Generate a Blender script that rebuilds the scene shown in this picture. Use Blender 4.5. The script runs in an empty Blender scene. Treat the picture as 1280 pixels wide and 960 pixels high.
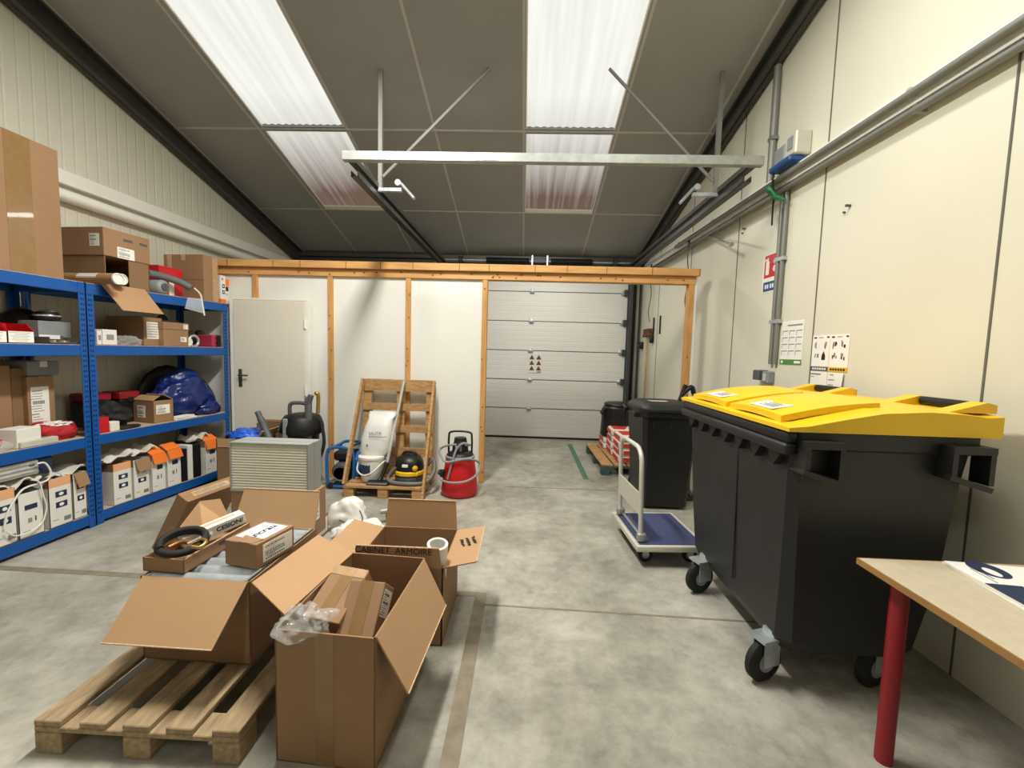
import bpy, bmesh, math, random
from mathutils import Matrix, Vector, Euler, noise
R = math.radians
random.seed(7)
C = bpy.context.scene.collection
sc = bpy.context.scene

# ---------------------------------------------------------------- camera geometry (used for the camera and for measuring)
F, H = 521.0, 1.5
PITCH, YAW, ROLL = R(4.33), R(1.86), R(1.6)
def ray(x, y):
    u, v = x - 640, y - 480
    c, s = math.cos(ROLL), math.sin(ROLL)
    u, v = u*c + v*s, -u*s + v*c
    d = (u/F, 1.0, -v/F)
    cp, sp = math.cos(PITCH), math.sin(PITCH)
    f, up = d[1]*cp + d[2]*sp, -d[1]*sp + d[2]*cp
    cy, sy = math.cos(YAW), math.sin(YAW)
    return Vector((d[0]*cy - f*sy, d[0]*sy + f*cy, up))
O = Vector((0, 0, H))
def atz(x, y, z): d = ray(x, y); return O + d*((z - H)/d.z)
def aty(x, y, Y): d = ray(x, y); return O + d*(Y/d.y)
def atx(x, y, X): d = ray(x, y); return O + d*(X/d.x)

# ---------------------------------------------------------------- materials
def lin(c):
    c = c.lstrip('#'); v = [int(c[i:i+2], 16)/255 for i in (0, 2, 4)]
    return tuple(x/12.92 if x <= .04045 else ((x+.055)/1.055)**2.4 for x in v) + (1,)
def mat(name, col, rough=.6, metal=0., var=.15, vs=5., bump=0., bs=80., stretch=(1, 1, 1), alpha=1., trans=0., spec=.5, coat=0.):
    m = bpy.data.materials.new(name); m.use_nodes = True
    nt = m.node_tree; N = nt.nodes; L = nt.links; b = N['Principled BSDF']
    c = lin(col)
    b.inputs['Roughness'].default_value = rough; b.inputs['Metallic'].default_value = metal
    b.inputs['Specular IOR Level'].default_value = spec
    b.inputs['Alpha'].default_value = alpha; b.inputs['Transmission Weight'].default_value = trans
    if coat: b.inputs['Coat Weight'].default_value = coat
    tc = N.new('ShaderNodeTexCoord'); mp = N.new('ShaderNodeMapping'); mp.inputs['Scale'].default_value = stretch
    L.new(tc.outputs['Object'], mp.inputs['Vector'])
    if var:
        n = N.new('ShaderNodeTexNoise'); n.inputs['Scale'].default_value = vs; n.inputs['Detail'].default_value = 5
        L.new(mp.outputs['Vector'], n.inputs['Vector'])
        r = N.new('ShaderNodeValToRGB')
        r.color_ramp.elements[0].position = .3; r.color_ramp.elements[1].position = .7
        r.color_ramp.elements[0].color = tuple(x*(1-var) for x in c[:3]) + (1,)
        r.color_ramp.elements[1].color = tuple(min(1, x*(1+var)) for x in c[:3]) + (1,)
        L.new(n.outputs['Fac'], r.inputs['Fac']); L.new(r.outputs['Color'], b.inputs['Base Color'])
    else: b.inputs['Base Color'].default_value = c
    if bump:
        n2 = N.new('ShaderNodeTexNoise'); n2.inputs['Scale'].default_value = bs; n2.inputs['Detail'].default_value = 3
        L.new(mp.outputs['Vector'], n2.inputs['Vector'])
        bp = N.new('ShaderNodeBump'); bp.inputs['Strength'].default_value = bump; bp.inputs['Distance'].default_value = .01
        L.new(n2.outputs['Fac'], bp.inputs['Height']); L.new(bp.outputs['Normal'], b.inputs['Normal'])
    return m
M = {}
def mk(k, *a, **kw): M[k] = mat(k, *a, **kw)
mk('kraft', '#997757', .8, var=.06, vs=3, bump=.08, bs=60)
mk('kraft_dark', '#86694b', .8, var=.08, vs=3, bump=.08, bs=60)
mk('kraft_in', '#b08c66', .85, var=.05, vs=3)
mk('kraft_edge', '#cdb08c', .85, var=.2, vs=90)
mk('tape', '#90714a', .25, var=.08, vs=14, coat=.4)
mk('tape_clear', '#bb9b76', .15, var=.15, vs=30, coat=.6)
mk('white_card', '#e6e4de', .6, var=.03)
mk('paper', '#f0efe9', .7, var=.03)
mk('ink', '#1c1c20', .7, var=0)
mk('ink_grey', '#8d8d8b', .7, var=0)
mk('ink_navy', '#1f3050', .6, var=0)
mk('orange', '#f07c28', .6, var=.06)
mk('peach', '#eab083', .6, var=.08)
mk('rack_blue', '#0052a0', .4, var=.06, vs=8)
mk('rack_hole', '#04122b', .8, var=0)
mk('chipboard', '#c3a888', .8, var=.25, vs=90)
mk('beam_wood', '#d3a062', .6, var=.16, vs=3, stretch=(1.2, 9, 9))
mk('stud_wood', '#cf9b5c', .6, var=.16, vs=3, stretch=(9, 9, 1.2))
mk('knot', '#7d4a22', .7, var=.2, vs=60)
mk('pallet_wood', '#b58d5c', .8, var=.28, vs=6, stretch=(2, 8, 8), bump=.1, bs=40)
mk('pallet_grey', '#a08a6a', .85, var=.28, vs=6, stretch=(8, 2, 8), bump=.1, bs=40)
mk('pallet_green', '#3d5a55', .8, var=.2, vs=8)
mk('panel_white', '#ecede6', .55, var=.025, vs=2)
mk('door_white', '#e3decf', .45, var=.02, vs=2)
mk('trim_white', '#efeee6', .4, var=.02)
mk('joint', '#66655c', .8, var=.1)
mk('steel', '#9da09b', .5, .5, var=.12, vs=20)
mk('galv', '#b9c1c4', .38, .6, var=.18, vs=16)
mk('galv_tray', '#b4bcc0', .32, .35, var=.15, vs=22)
mk('grey_paint', '#84857f', .45, .3, var=.08)
mk('white_metal', '#cfcdc0', .4, .2, var=.04)
mk('dark_steel', '#4a4b48', .45, .4, var=.1)
mk('black_plastic', '#131415', .42, var=.12, vs=4, bump=.05, bs=120)
mk('bin_black', '#1e1f20', .48, var=.2, vs=3, bump=.08, bs=90)
mk('black', '#101012', .5, var=.1)
mk('rubber', '#171717', .75, var=.15)
mk('yellow', '#f0c419', .38, var=.04, vs=3)
mk('vac_yellow', '#e8bd10', .4, var=.05)
mk('red', '#c41a24', .35, var=.06)
mk('red_dark', '#8d1522', .45, var=.08)
mk('red_fabric', '#b0202c', .75, var=.2, vs=18, bump=.3, bs=25)
mk('bag_red', '#d0402f', .5, var=.12, vs=14)
mk('bag_white', '#e9e6de', .5, var=.05)
mk('white_plastic', '#e7e6df', .4, var=.03)
mk('sack_white', '#dfdfdb', .45, var=.05, bump=.15, bs=30)
mk('tarp_blue', '#0e2768', .3, var=.3, vs=14, bump=.9, bs=16)
mk('blue_machine', '#1d64a8', .4, var=.1)
mk('blue_bright', '#2a66d8', .3, var=.15)
mk('deck_blue', '#3a4268', .75, var=.15, vs=60, bump=.1, bs=200)
mk('grey_plastic', '#8b8f92', .5, var=.1)
mk('grey_dark', '#55585a', .55, var=.12)
mk('hose_grey', '#6a6c6c', .5, var=.1)
mk('filter_cream', '#dcd8c8', .8, var=0)
mk('filter_frame', '#a3a8a6', .4, .3, var=.05)
mk('copper', '#b9825a', .3, .8, var=.2, vs=20)
mk('brass', '#c2a25a', .3, .8, var=.2, vs=20)
mk('chrome', '#d9dbdc', .22, .6, var=.05)
mk('table_top', '#c8bca3', .5, var=.06, vs=30)
mk('table_edge', '#9a7440', .6, var=.15)
mk('sign_red', '#c8202c', .4, var=0)
mk('sign_blue', '#1c4a86', .4, var=0)
mk('sign_green', '#4d8f3a', .4, var=0)
mk('sign_yellow', '#e7b62a', .4, var=0)
mk('plug_green', '#1c7a44', .4, var=0)
mk('pink', '#a8304a', .5, var=.08)
mk('brush_brown', '#6b4430', .85, var=.3, vs=60, bump=.4, bs=120)
mk('handle_wood', '#c49a6c', .6, var=.15)
mk('tube_brown', '#a58257', .7, var=.08)
mk('clear_bag', '#e8ebea', .12, var=.05, bump=1., bs=28, alpha=.24, spec=.9)
mk('film', '#e2e8ee', .2, var=0, alpha=.3, spec=.8)

def concrete():
    m = bpy.data.materials.new('concrete_floor'); m.use_nodes = True
    nt = m.node_tree; N = nt.nodes; L = nt.links; b = N['Principled BSDF']
    tc = N.new('ShaderNodeTexCoord')
    def nz(s, d, rough=.6):
        n = N.new('ShaderNodeTexNoise'); n.inputs['Scale'].default_value = s; n.inputs['Detail'].default_value = d
        n.inputs['Roughness'].default_value = rough; L.new(tc.outputs['Object'], n.inputs['Vector']); return n
    a = nz(1.3, 9, .7); c = nz(9, 9, .68); st = nz(3.1, 8, .7)
    r = N.new('ShaderNodeValToRGB'); e = r.color_ramp.elements
    e[0].position = .34; e[0].color = lin('#858276'); e[1].position = .66; e[1].color = lin('#bfbcb0')
    L.new(a.outputs['Fac'], r.inputs['Fac'])
    r2 = N.new('ShaderNodeValToRGB'); e = r2.color_ramp.elements
    e[0].position = .36; e[0].color = (.66, .66, .645, 1); e[1].position = .58; e[1].color = (1, 1, 1, 1)
    L.new(c.outputs['Fac'], r2.inputs['Fac'])
    mx = N.new('ShaderNodeMixRGB'); mx.blend_type = 'MULTIPLY'; mx.inputs['Fac'].default_value = .6
    L.new(r.outputs['Color'], mx.inputs['Color1']); L.new(r2.outputs['Color'], mx.inputs['Color2'])
    r3 = N.new('ShaderNodeValToRGB'); e = r3.color_ramp.elements
    e[0].position = .6; e[0].color = (1, 1, 1, 1); e[1].position = .72; e[1].color = (.6, .595, .58, 1)
    L.new(st.outputs['Fac'], r3.inputs['Fac'])
    m2 = N.new('ShaderNodeMixRGB'); m2.blend_type = 'MULTIPLY'; m2.inputs['Fac'].default_value = .8
    L.new(mx.outputs['Color'], m2.inputs['Color1']); L.new(r3.outputs['Color'], m2.inputs['Color2'])
    L.new(m2.outputs['Color'], b.inputs['Base Color'])
    b.inputs['Roughness'].default_value = .5; b.inputs['Specular IOR Level'].default_value = .3
    bp = N.new('ShaderNodeBump'); bp.inputs['Strength'].default_value = .06; bp.inputs['Distance'].default_value = .02
    L.new(c.outputs['Fac'], bp.inputs['Height']); L.new(bp.outputs['Normal'], b.inputs['Normal'])
    return m
M['concrete'] = concrete()

def ribbed(name, col, period, axis='Y', strength=.5, rough=.45):
    """sheet-metal cladding with shallow ribs running across the given axis"""
    m = mat(name, col, rough, var=.03, vs=1.5)
    nt = m.node_tree; N = nt.nodes; L = nt.links
    tc = N.new('ShaderNodeTexCoord'); sp = N.new('ShaderNodeSeparateXYZ'); L.new(tc.outputs['Object'], sp.inputs[0])
    d = N.new('ShaderNodeMath'); d.operation = 'DIVIDE'; d.inputs[1].default_value = period; L.new(sp.outputs[axis], d.inputs[0])
    f = N.new('ShaderNodeMath'); f.operation = 'FRACT'; L.new(d.outputs[0], f.inputs[0])
    r = N.new('ShaderNodeValToRGB'); e = r.color_ramp.elements
    e[0].position = 0; e[0].color = (0, 0, 0, 1); e[1].position = .12; e[1].color = (1, 1, 1, 1)
    e2 = r.color_ramp.elements.new(.88); e2.color = (1, 1, 1, 1); e3 = r.color_ramp.elements.new(1.); e3.color = (0, 0, 0, 1)
    L.new(f.outputs[0], r.inputs['Fac'])
    bp = N.new('ShaderNodeBump'); bp.inputs['Strength'].default_value = strength; bp.inputs['Distance'].default_value = .006
    L.new(r.outputs['Color'], bp.inputs['Height']); L.new(bp.outputs['Normal'], N['Principled BSDF'].inputs['Normal'])
    return m
M['clad_left'] = ribbed('clad_left', '#d9d7c7', .1, 'Y', .55)
M['clad_right'] = ribbed('clad_right', '#dcdac8', .12, 'Y', .06, .4)
M['ceiling'] = mat('ceiling_sheet', '#9c9b97', .7, var=.04, vs=2)
M['ceiling_joint'] = mat('ceiling_joint', '#bfbdb7', .7, var=.04)
M['garage_panel'] = ribbed('garage_panel', '#e2e2dc', .085, 'Z', .3)

def skylight():
    m = bpy.data.materials.new('skylight_sheet'); m.use_nodes = True
    nt = m.node_tree; N = nt.nodes; L = nt.links; N.remove(N['Principled BSDF'])
    tc = N.new('ShaderNodeTexCoord'); sp = N.new('ShaderNodeSeparateXYZ'); L.new(tc.outputs['Object'], sp.inputs[0])
    # dirt: settled at the low end of each sheet and in streaks running down the slope (object space)
    mp = N.new('ShaderNodeMapping'); mp.inputs['Scale'].default_value = (11, .35, 1); L.new(tc.outputs['Object'], mp.inputs[0])
    n = N.new('ShaderNodeTexNoise'); n.inputs['Scale'].default_value = 1.4; n.inputs['Detail'].default_value = 6; L.new(mp.outputs[0], n.inputs['Vector'])
    a = N.new('ShaderNodeMapRange'); a.inputs[1].default_value = 4.2; a.inputs[2].default_value = 5.75; a.inputs[3].default_value = 0; a.inputs[4].default_value = 1
    L.new(sp.outputs['Y'], a.inputs[0])
    ad = N.new('ShaderNodeMath'); ad.operation = 'MULTIPLY_ADD'; ad.inputs[1].default_value = .55; L.new(n.outputs['Fac'], ad.inputs[0]); L.new(a.outputs[0], ad.inputs[2])
    r = N.new('ShaderNodeValToRGB'); e = r.color_ramp.elements
    e[0].position = .12; e[0].color = lin('#f1f1ea'); e[1].position = .88; e[1].color = lin('#6a564a')
    x = r.color_ramp.elements.new(.42); x.color = lin('#d2d0c8'); x = r.color_ramp.elements.new(.27); x.color = lin('#e2e1d8')
    ds = N.new('ShaderNodeMath'); ds.operation = 'DIVIDE'; ds.inputs[1].default_value = 1.45; L.new(ad.outputs[0], ds.inputs[0])
    L.new(ds.outputs[0], r.inputs['Fac'])
    em = N.new('ShaderNodeEmission'); em.inputs['Strength'].default_value = 1.12; L.new(r.outputs['Color'], em.inputs['Color'])
    L.new(em.outputs[0], N['Material Output'].inputs['Surface'])
    return m
M['skylight'] = skylight()

# ---------------------------------------------------------------- mesh builder
def RX(a): return Matrix.Rotation(R(a), 4, 'X')
def RY(a): return Matrix.Rotation(R(a), 4, 'Y')
def RZ(a): return Matrix.Rotation(R(a), 4, 'Z')
def T(*p): return Matrix.Translation(Vector(p))
def axes(o, X, Y):
    X = Vector(X).normalized(); Z = X.cross(Vector(Y)).normalized(); Yv = Z.cross(X)
    m = Matrix.Identity(4)
    for i in range(3): m[i][0], m[i][1], m[i][2], m[i][3] = X[i], Yv[i], Z[i], o[i]
    return m
def spl(P, n=6, closed=False):
    P = [Vector(p) for p in P]; out = []; k = len(P)
    for i in range(k if closed else k-1):
        if closed: a, b, c, d = P[(i-1) % k], P[i], P[(i+1) % k], P[(i+2) % k]
        else: a, b, c, d = P[max(i-1, 0)], P[i], P[i+1], P[min(i+2, k-1)]
        for j in range(n):
            t = j/n
            out.append(.5*((2*b) + (c-a)*t + (2*a-5*b+4*c-d)*t*t + (3*b-a-3*c+d)*t**3))
    if not closed: out.append(P[-1])
    return out
class MB:
    def __init__(s): s.v = []; s.f = []; s.m = []; s.s = []
    def add(s, vs, fs, m=0, sm=False, X=None):
        k = len(s.v)
        s.v += [(X @ Vector(p)) if X else Vector(p) for p in vs]
        for f in fs: s.f.append([i+k for i in f]); s.m.append(m); s.s.append(sm)
        return s
    def bm(s, bm, m=0, sm=False, X=None):
        bm.verts.index_update()
        s.add([v.co.copy() for v in bm.verts], [[v.index for v in f.verts] for f in bm.faces], m, sm, X); bm.free(); return s
    def box(s, c, d, m=0, bev=0, X=None, seg=1):
        bm = bmesh.new(); bmesh.ops.create_cube(bm, size=1)
        for v in bm.verts: v.co = Vector((v.co.x*d[0], v.co.y*d[1], v.co.z*d[2]))
        if bev: bmesh.ops.bevel(bm, geom=bm.edges[:], offset=bev, segments=seg, affect='EDGES', profile=.5)
        Y = T(*c)
        return s.bm(bm, m, bool(bev and seg > 1), (X @ Y) if X else Y)
    def b2(s, a, b, m=0, bev=0, X=None, seg=1):
        return s.box([(a[i]+b[i])/2 for i in range(3)], [abs(b[i]-a[i]) for i in range(3)], m, bev, X, seg)
    def slab(s, q, t, m=0, X=None):
        q = [Vector(p) for p in q]; n = (q[1]-q[0]).cross(q[-1]-q[0]).normalized()*t; k = len(q)
        vs = q + [p-n for p in q]
        fs = [list(range(k)), list(range(2*k-1, k-1, -1))] + [[i, i+k, (i+1) % k + k, (i+1) % k] for i in range(k)]
        return s.add(vs, fs, m, False, X)
    def prism(s, poly, a, b, axis='y', m=0, X=None):
        def pt(p, t): return {'y': (p[0], t, p[1]), 'x': (t, p[0], p[1]), 'z': (p[0], p[1], t)}[axis]
        k = len(poly); vs = [pt(p, a) for p in poly] + [pt(p, b) for p in poly]
        fs = [list(range(k)), list(range(2*k-1, k-1, -1))] + [[i, i+k, (i+1) % k + k, (i+1) % k] for i in range(k)]
        return s.add(vs, fs, m, False, X)
    def tube(s, P, r, n=10, m=0, closed=False, X=None):
        P = [Vector(p) for p in P]; k = len(P); vs = []; fs = []
        rr = r if isinstance(r, (list, tuple)) else [r]*k
        up = None
        for i, p in enumerate(P):
            t = (P[(i+1) % k]-P[i-1]) if closed else (P[min(i+1, k-1)]-P[max(i-1, 0)])
            if t.length < 1e-9: t = Vector((0, 0, 1))
            t.normalize()
            if up is None: up = t.orthogonal().normalized()
            up = (up - t*up.dot(t))
            up = up.normalized() if up.length > 1e-6 else t.orthogonal().normalized()
            w = t.cross(up)
            for j in range(n):
                a = 2*math.pi*j/n; vs.append(p + (up*math.cos(a) + w*math.sin(a))*rr[i])
        for i in range(k if closed else k-1):
            for j in range(n):
                a, b = i*n+j, i*n+(j+1) % n; c, d = ((i+1) % k)*n+(j+1) % n, ((i+1) % k)*n+j
                fs.append([a, b, c, d])
        s.add(vs, fs, m, True, X)
        if not closed: s.add(vs[:n], [list(range(n-1, -1, -1))], m, False, X); s.add(vs[-n:], [list(range(n))], m, False, X)
        return s
    def lathe(s, prof, n=24, m=0, X=None, sm=True):
        vs = []; fs = []; k = len(prof)
        for (r, z) in prof:
            for j in range(n):
                a = 2*math.pi*j/n; vs.append((r*math.cos(a), r*math.sin(a), z))
        for i in range(k-1):
            for j in range(n): fs.append([i*n+j, i*n+(j+1) % n, (i+1)*n+(j+1) % n, (i+1)*n+j])
        s.add(vs, fs, m, sm, X)
        if prof[0][0] > 1e-4: s.add(vs[:n], [list(range(n-1, -1, -1))], m, False, X)
        if prof[-1][0] > 1e-4: s.add(vs[-n:], [list(range(n))], m, False, X)
        return s
    def loft(s, rings, m=0, sm=False, X=None, caps=True):
        k = len(rings[0]); vs = [p for r in rings for p in r]; fs = []
        for i in range(len(rings)-1):
            for j in range(k): fs.append([i*k+j, i*k+(j+1) % k, (i+1)*k+(j+1) % k, (i+1)*k+j])
        if caps: fs += [list(range(k-1, -1, -1)), list(range((len(rings)-1)*k, len(rings)*k))]
        return s.add(vs, fs, m, sm, X)
    def blob(s, c, r, amp=.25, fr=2.5, seed=0, sub=4, m=0, floor=None, X=None, crease=False):
        bm = bmesh.new(); bmesh.ops.create_icosphere(bm, subdivisions=sub, radius=1)
        o = Vector((seed*7.3, seed*3.1, seed*1.7))
        for v in bm.verts:
            q = v.co*fr + o
            d = noise.noise(q) + .5*noise.noise(q*2.1)
            if crease: d += .6*(abs(noise.noise(q*1.7+o)) - .2) + .3*abs(noise.noise(q*4))
            p = v.co*(1+amp*d)
            v.co = Vector((c[0]+p.x*r[0], c[1]+p.y*r[1], c[2]+p.z*r[2]))
            if floor is not None and v.co.z < floor: v.co.z = floor + .02*(v.co.z-floor)*0
        return s.bm(bm, m, True, X)
    def xf(s, X): s.v = [X @ p for p in s.v]; return s
    def build(s, name, mats, parent=None, loc=None, rz=0, X=None):
        me = bpy.data.meshes.new(name); me.from_pydata([tuple(p) for p in s.v], [], s.f)
        if not isinstance(mats, (list, tuple)): mats = [mats]
        for k in mats: me.materials.append(M[k] if isinstance(k, str) else k)
        for i, p in enumerate(me.polygons): p.material_index = s.m[i]; p.use_smooth = s.s[i]
        bm = bmesh.new(); bm.from_mesh(me); bmesh.ops.recalc_face_normals(bm, faces=bm.faces[:]); bm.to_mesh(me); bm.free()
        if any(s.s): me.set_sharp_from_angle(angle=R(50))
        me.update()
        o = bpy.data.objects.new(name, me); C.objects.link(o)
        if parent: o.parent = parent
        if loc is not None: o.location = loc
        if rz: o.rotation_euler = (0, 0, rz)
        if X is not None: o.matrix_local = X
        return o
def tag(o, label, cat, group=None):
    o['label'] = label; o['category'] = cat
    if group: o['group'] = group
    return o
def struct(o): o['kind'] = 'structure'; return o
def thing(name, label, cat, loc=(0, 0, 0), rz=0., group=None, X=None):
    o = bpy.data.objects.new(name, None); C.objects.link(o); o.empty_display_size = .1
    if X is not None: o.matrix_world = X
    else: o.location = loc; o.rotation_euler = (0, 0, rz)
    return tag(o, label, cat, group)
def text(body, size, X, parent, m='ink', name='lettering', align='CENTER', ext=.0004, bold=0.):
    cu = bpy.data.curves.new('t', 'FONT'); cu.body = body; cu.size = size; cu.extrude = ext; cu.offset = bold; cu.align_x = align; cu.align_y = 'CENTER'
    ob = bpy.data.objects.new('t', cu); me = bpy.data.meshes.new_from_object(ob)
    bpy.data.objects.remove(ob); bpy.data.curves.remove(cu)
    me.materials.clear(); me.materials.append(M[m])
    o = bpy.data.objects.new(name, me); C.objects.link(o); o.parent = parent; o.matrix_local = X
    return o
def scribble(w, h, rows, seed, X, parent, m='ink', name='lettering', th=.004):
    """handwritten rows that cannot be read in the photo"""
    rd = random.Random(seed); b = MB()
    for r in range(rows):
        y = h/2 - (r+.5)*h/rows; x = -w/2 + rd.random()*w*.1
        while x < w/2*.8:
            L = rd.uniform(.08, .2)*w
            P = [(x + L*t/6, y + rd.uniform(-1, 1)*h/rows*.3, .0006) for t in range(7)]
            b.tube(spl(P, 3), th/2, 5); x += L + w*.04
    return b.build(name, m, parent, X=X)

# ---------------------------------------------------------------- cartons
def face(side, d):
    dx, dy, h = d
    return {'+x': axes((dx/2, 0, h/2), (0, 1, 0), (0, 0, 1)), '-y': axes((0, -dy/2, h/2), (1, 0, 0), (0, 0, 1)),
            '+y': axes((0, dy/2, h/2), (-1, 0, 0), (0, 0, 1)), '-x': axes((-dx/2, 0, h/2), (0, -1, 0), (0, 0, 1)),
            'top': axes((0, 0, h), (1, 0, 0), (0, 1, 0)), 'topx': axes((0, 0, h), (0, 1, 0), (-1, 0, 0))}[side]
def paper_label(parent, X, w, h, seed=1, name='label', style='ship', base='paper', lab=None):
    rd = random.Random(seed); b = MB(); b.box((0, 0, .0006), (w, h, .0012))
    z = .0016
    if style == 'ship':
        y = h*.42
        while y > -h*.42:
            hh = rd.choice([.03, .03, .05, .09])*h
            if hh > .08*h:
                x = -w*.42
                while x < w*.2:
                    bw = rd.uniform(.01, .035)*w; b.box((x+bw/2, y-hh/2, z/2), (bw, hh, z), 1); x += bw*1.9
            else: b.box((-w*.42 + w*.5*rd.uniform(.3, .8)*.8, y-hh/2, z/2), (w*.8*rd.uniform(.3, .8), hh*.6, z), 2)
            y -= hh + .035*h
    elif style == 'lines':
        for i in range(6): b.box((-w*.05*rd.random(), h*.38-i*h*.15, z/2), (w*rd.uniform(.5, .85), h*.035, z), 2)
    o = b.build(name, [base, 'ink', 'ink_grey'], parent, X=X)
    return o
def carton(name, label, dims, loc=(0, 0, 0), rz=0., group=None, mt='kraft', tape='y', labels=(), flaps=None, X=None, cat='box', t=.005, inner='kraft_in', tapem='tape', side_tape=None):
    dx, dy, h = dims
    o = thing(name, label, cat, loc, rz, group, X)
    if flaps is None:
        b = MB().box((0, 0, h/2), dims, 0, .003)
        if tape == 'y': b.box((0, 0, h+.0003), (.002, dy*.995, .0006), 1)
        elif tape == 'x': b.box((0, 0, h+.0003), (dx*.995, .002, .0006), 1)
        b.build('body', [mt, 'kraft_dark'], o)
        if tape:
            w = .05; tb = MB(); e = .0012; dn = min(.06, h*.4)
            if tape == 'y':
                tb.box((0, 0, h+e/2), (w, dy+2*e, e))
                for s in (-1, 1): tb.box((0, s*(dy/2+e/2), h-dn/2), (w, e, dn))
            else:
                tb.box((0, 0, h+e/2), (dx+2*e, w, e))
                for s in (-1, 1): tb.box((s*(dx/2+e/2), 0, h-dn/2), (e, w, dn))
            tb.build('packing_tape', tapem, o)
    else:
        b = MB()
        b.b2((-dx/2, -dy/2, 0), (dx/2, dy/2, t))
        for s in (-1, 1):
            b.b2((s*dx/2, -dy/2, 0), (s*(dx/2-t), dy/2, h)); b.b2((-dx/2, s*dy/2, 0), (dx/2, s*(dy/2-t), h))
        b.build('body', mt, o)
        for side, (ang, ln) in flaps.items():
            a = R(ang); f = MB(); w = dy if side[1] == 'x' else dx
            wi = w*.96; ca, sa = math.cos(a), math.sin(a)
            # hinge along the rim; 0 = straight up, 90 = level and outward, 180 = hanging down
            q = [(-wi/2, 0, 0), (wi/2, 0, 0), (wi/2*.95, sa*ln, ca*ln), (-wi/2*.95, sa*ln, ca*ln)]
            f.slab(q, t)
            # pale cut edge
            f.tube([(wi/2*.95, sa*ln, ca*ln), (-wi/2*.95, sa*ln, ca*ln)], t*.5, 6, 1)
            rot = {'+y': 0, '-y': 180, '+x': -90, '-x': 90}[side]
            pos = {'+y': (0, dy/2, h), '-y': (0, -dy/2, h), '+x': (dx/2, 0, h), '-x': (-dx/2, 0, h)}[side]
            f.build('flap', [inner, 'kraft_edge'], o, X=T(*pos) @ RZ(rot))
    if side_tape:
        for sd in side_tape:
            Xf = face(sd, dims); MB().box((0, 0, .0006), (.06, h*.98, .0012)).build('packing_tape', tapem, o, X=Xf)
    for i, (sd, u, v, w, hh, *st) in enumerate(labels):
        Xf = face(sd, dims) @ T(u, v, 0)
        paper_label(o, Xf, w, hh, seed=i+len(name)+int(dx*977), style=(st[0] if st else 'ship'))
    return o

# ================================================================ THE SETTING
YG = 7.27                                      # garage wall
YP = 4.65                                      # front of the timber partition
def zroof(y): return 3.14 + .267*(YG - y)
RIDGE = .6; ZR = zroof(RIDGE)
def xw(y): return 2.16 - .031*y                # right wall face
# floor with sawn joints, an outline of old tape and a green tape line
b = MB().b2((-4.2, -5.2, -.1), (2.6, 7.6, 0))
b.slab([(-4.05, 2.50, .0015), (-.2, 2.44, .0015), (-.2, 2.49, .0015), (-4.05, 2.55, .0015)], .001, 1)
b.slab([(-.27, 1.0, .0018), (-.2, 1.0, .0018), (-.2, 2.46, .0018), (-.27, 2.46, .0018)], .001, 1)
b.slab([(-.2, 2.36, .0015), (1.95, 2.30, .0015), (1.95, 2.315, .0015), (-.2, 2.375, .0015)], .001, 1)
b.slab([(-.2, 4.56, .0015), (1.95, 4.56, .0015), (1.95, 4.575, .0015), (-.2, 4.575, .0015)], .001, 1)
b.slab([(.73, 4.95, .0015), (.80, 4.95, .0015), (.80, 6.9, .0015), (.73, 6.9, .0015)], .001, 2)
M['floor_joint'] = mat('floor_joint', '#857c6a', .85, var=.2, vs=12)
M['green_tape'] = mat('green_tape', '#4c7560', .7, var=.25, vs=20)
struct(b.build('floor', ['concrete', 'floor_joint', 'green_tape']))
# side walls follow the roof slope
def gable(x, dx, y0, y1):
    return [(y0, 0), (y1, 0), (y1, zroof(y1)), (RIDGE, ZR), (y0, ZR - .267*(RIDGE-y0))]
b = MB().prism(gable(0, 0, -5.0, YG+.15), -4.15, -4.05, 'x')
for y in (.25, 2.72):
    b.b2((-4.0505, y-.0015, 0), (-4.047, y+.0015, zroof(y) if y > RIDGE else zroof(RIDGE)-.267*(RIDGE-y)), 1)
struct(b.build('wall_left', ['clad_left', 'joint']))
g = gable(0, 0, -5.0, YG+.15)
vs = [(xw(y), y, z) for y, z in g] + [(xw(y)+.1, y, z) for y, z in g]
b = MB().add(vs, [list(range(5)), list(range(9, 4, -1))] + [[i, i+5, (i+1) % 5+5, (i+1) % 5] for i in range(5)])
for y in (-.3, .85, 1.98, 3.1, 4.22, 5.3, 6.4):
    z = zroof(y) if y > RIDGE else ZR-.267*(RIDGE-y)
    b.slab([(xw(y)-.0015, y-.005, 0), (xw(y)-.0015, y+.005, 0), (xw(y)-.0015, y+.005, z), (xw(y)-.0015, y-.005, z)], .002, 1)
struct(b.build('wall_right', ['clad_right', 'joint']))
struct(MB().b2((-4.15, -5.1, 0), (2.5, -5.0, 4.2)).build('wall_near', 'clad_right'))
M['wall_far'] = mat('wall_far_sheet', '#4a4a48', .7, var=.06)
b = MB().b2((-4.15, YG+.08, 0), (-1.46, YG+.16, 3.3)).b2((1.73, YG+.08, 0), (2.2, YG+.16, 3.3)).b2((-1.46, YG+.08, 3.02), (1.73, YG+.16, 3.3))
struct(b.build('wall_far', 'wall_far'))
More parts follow.
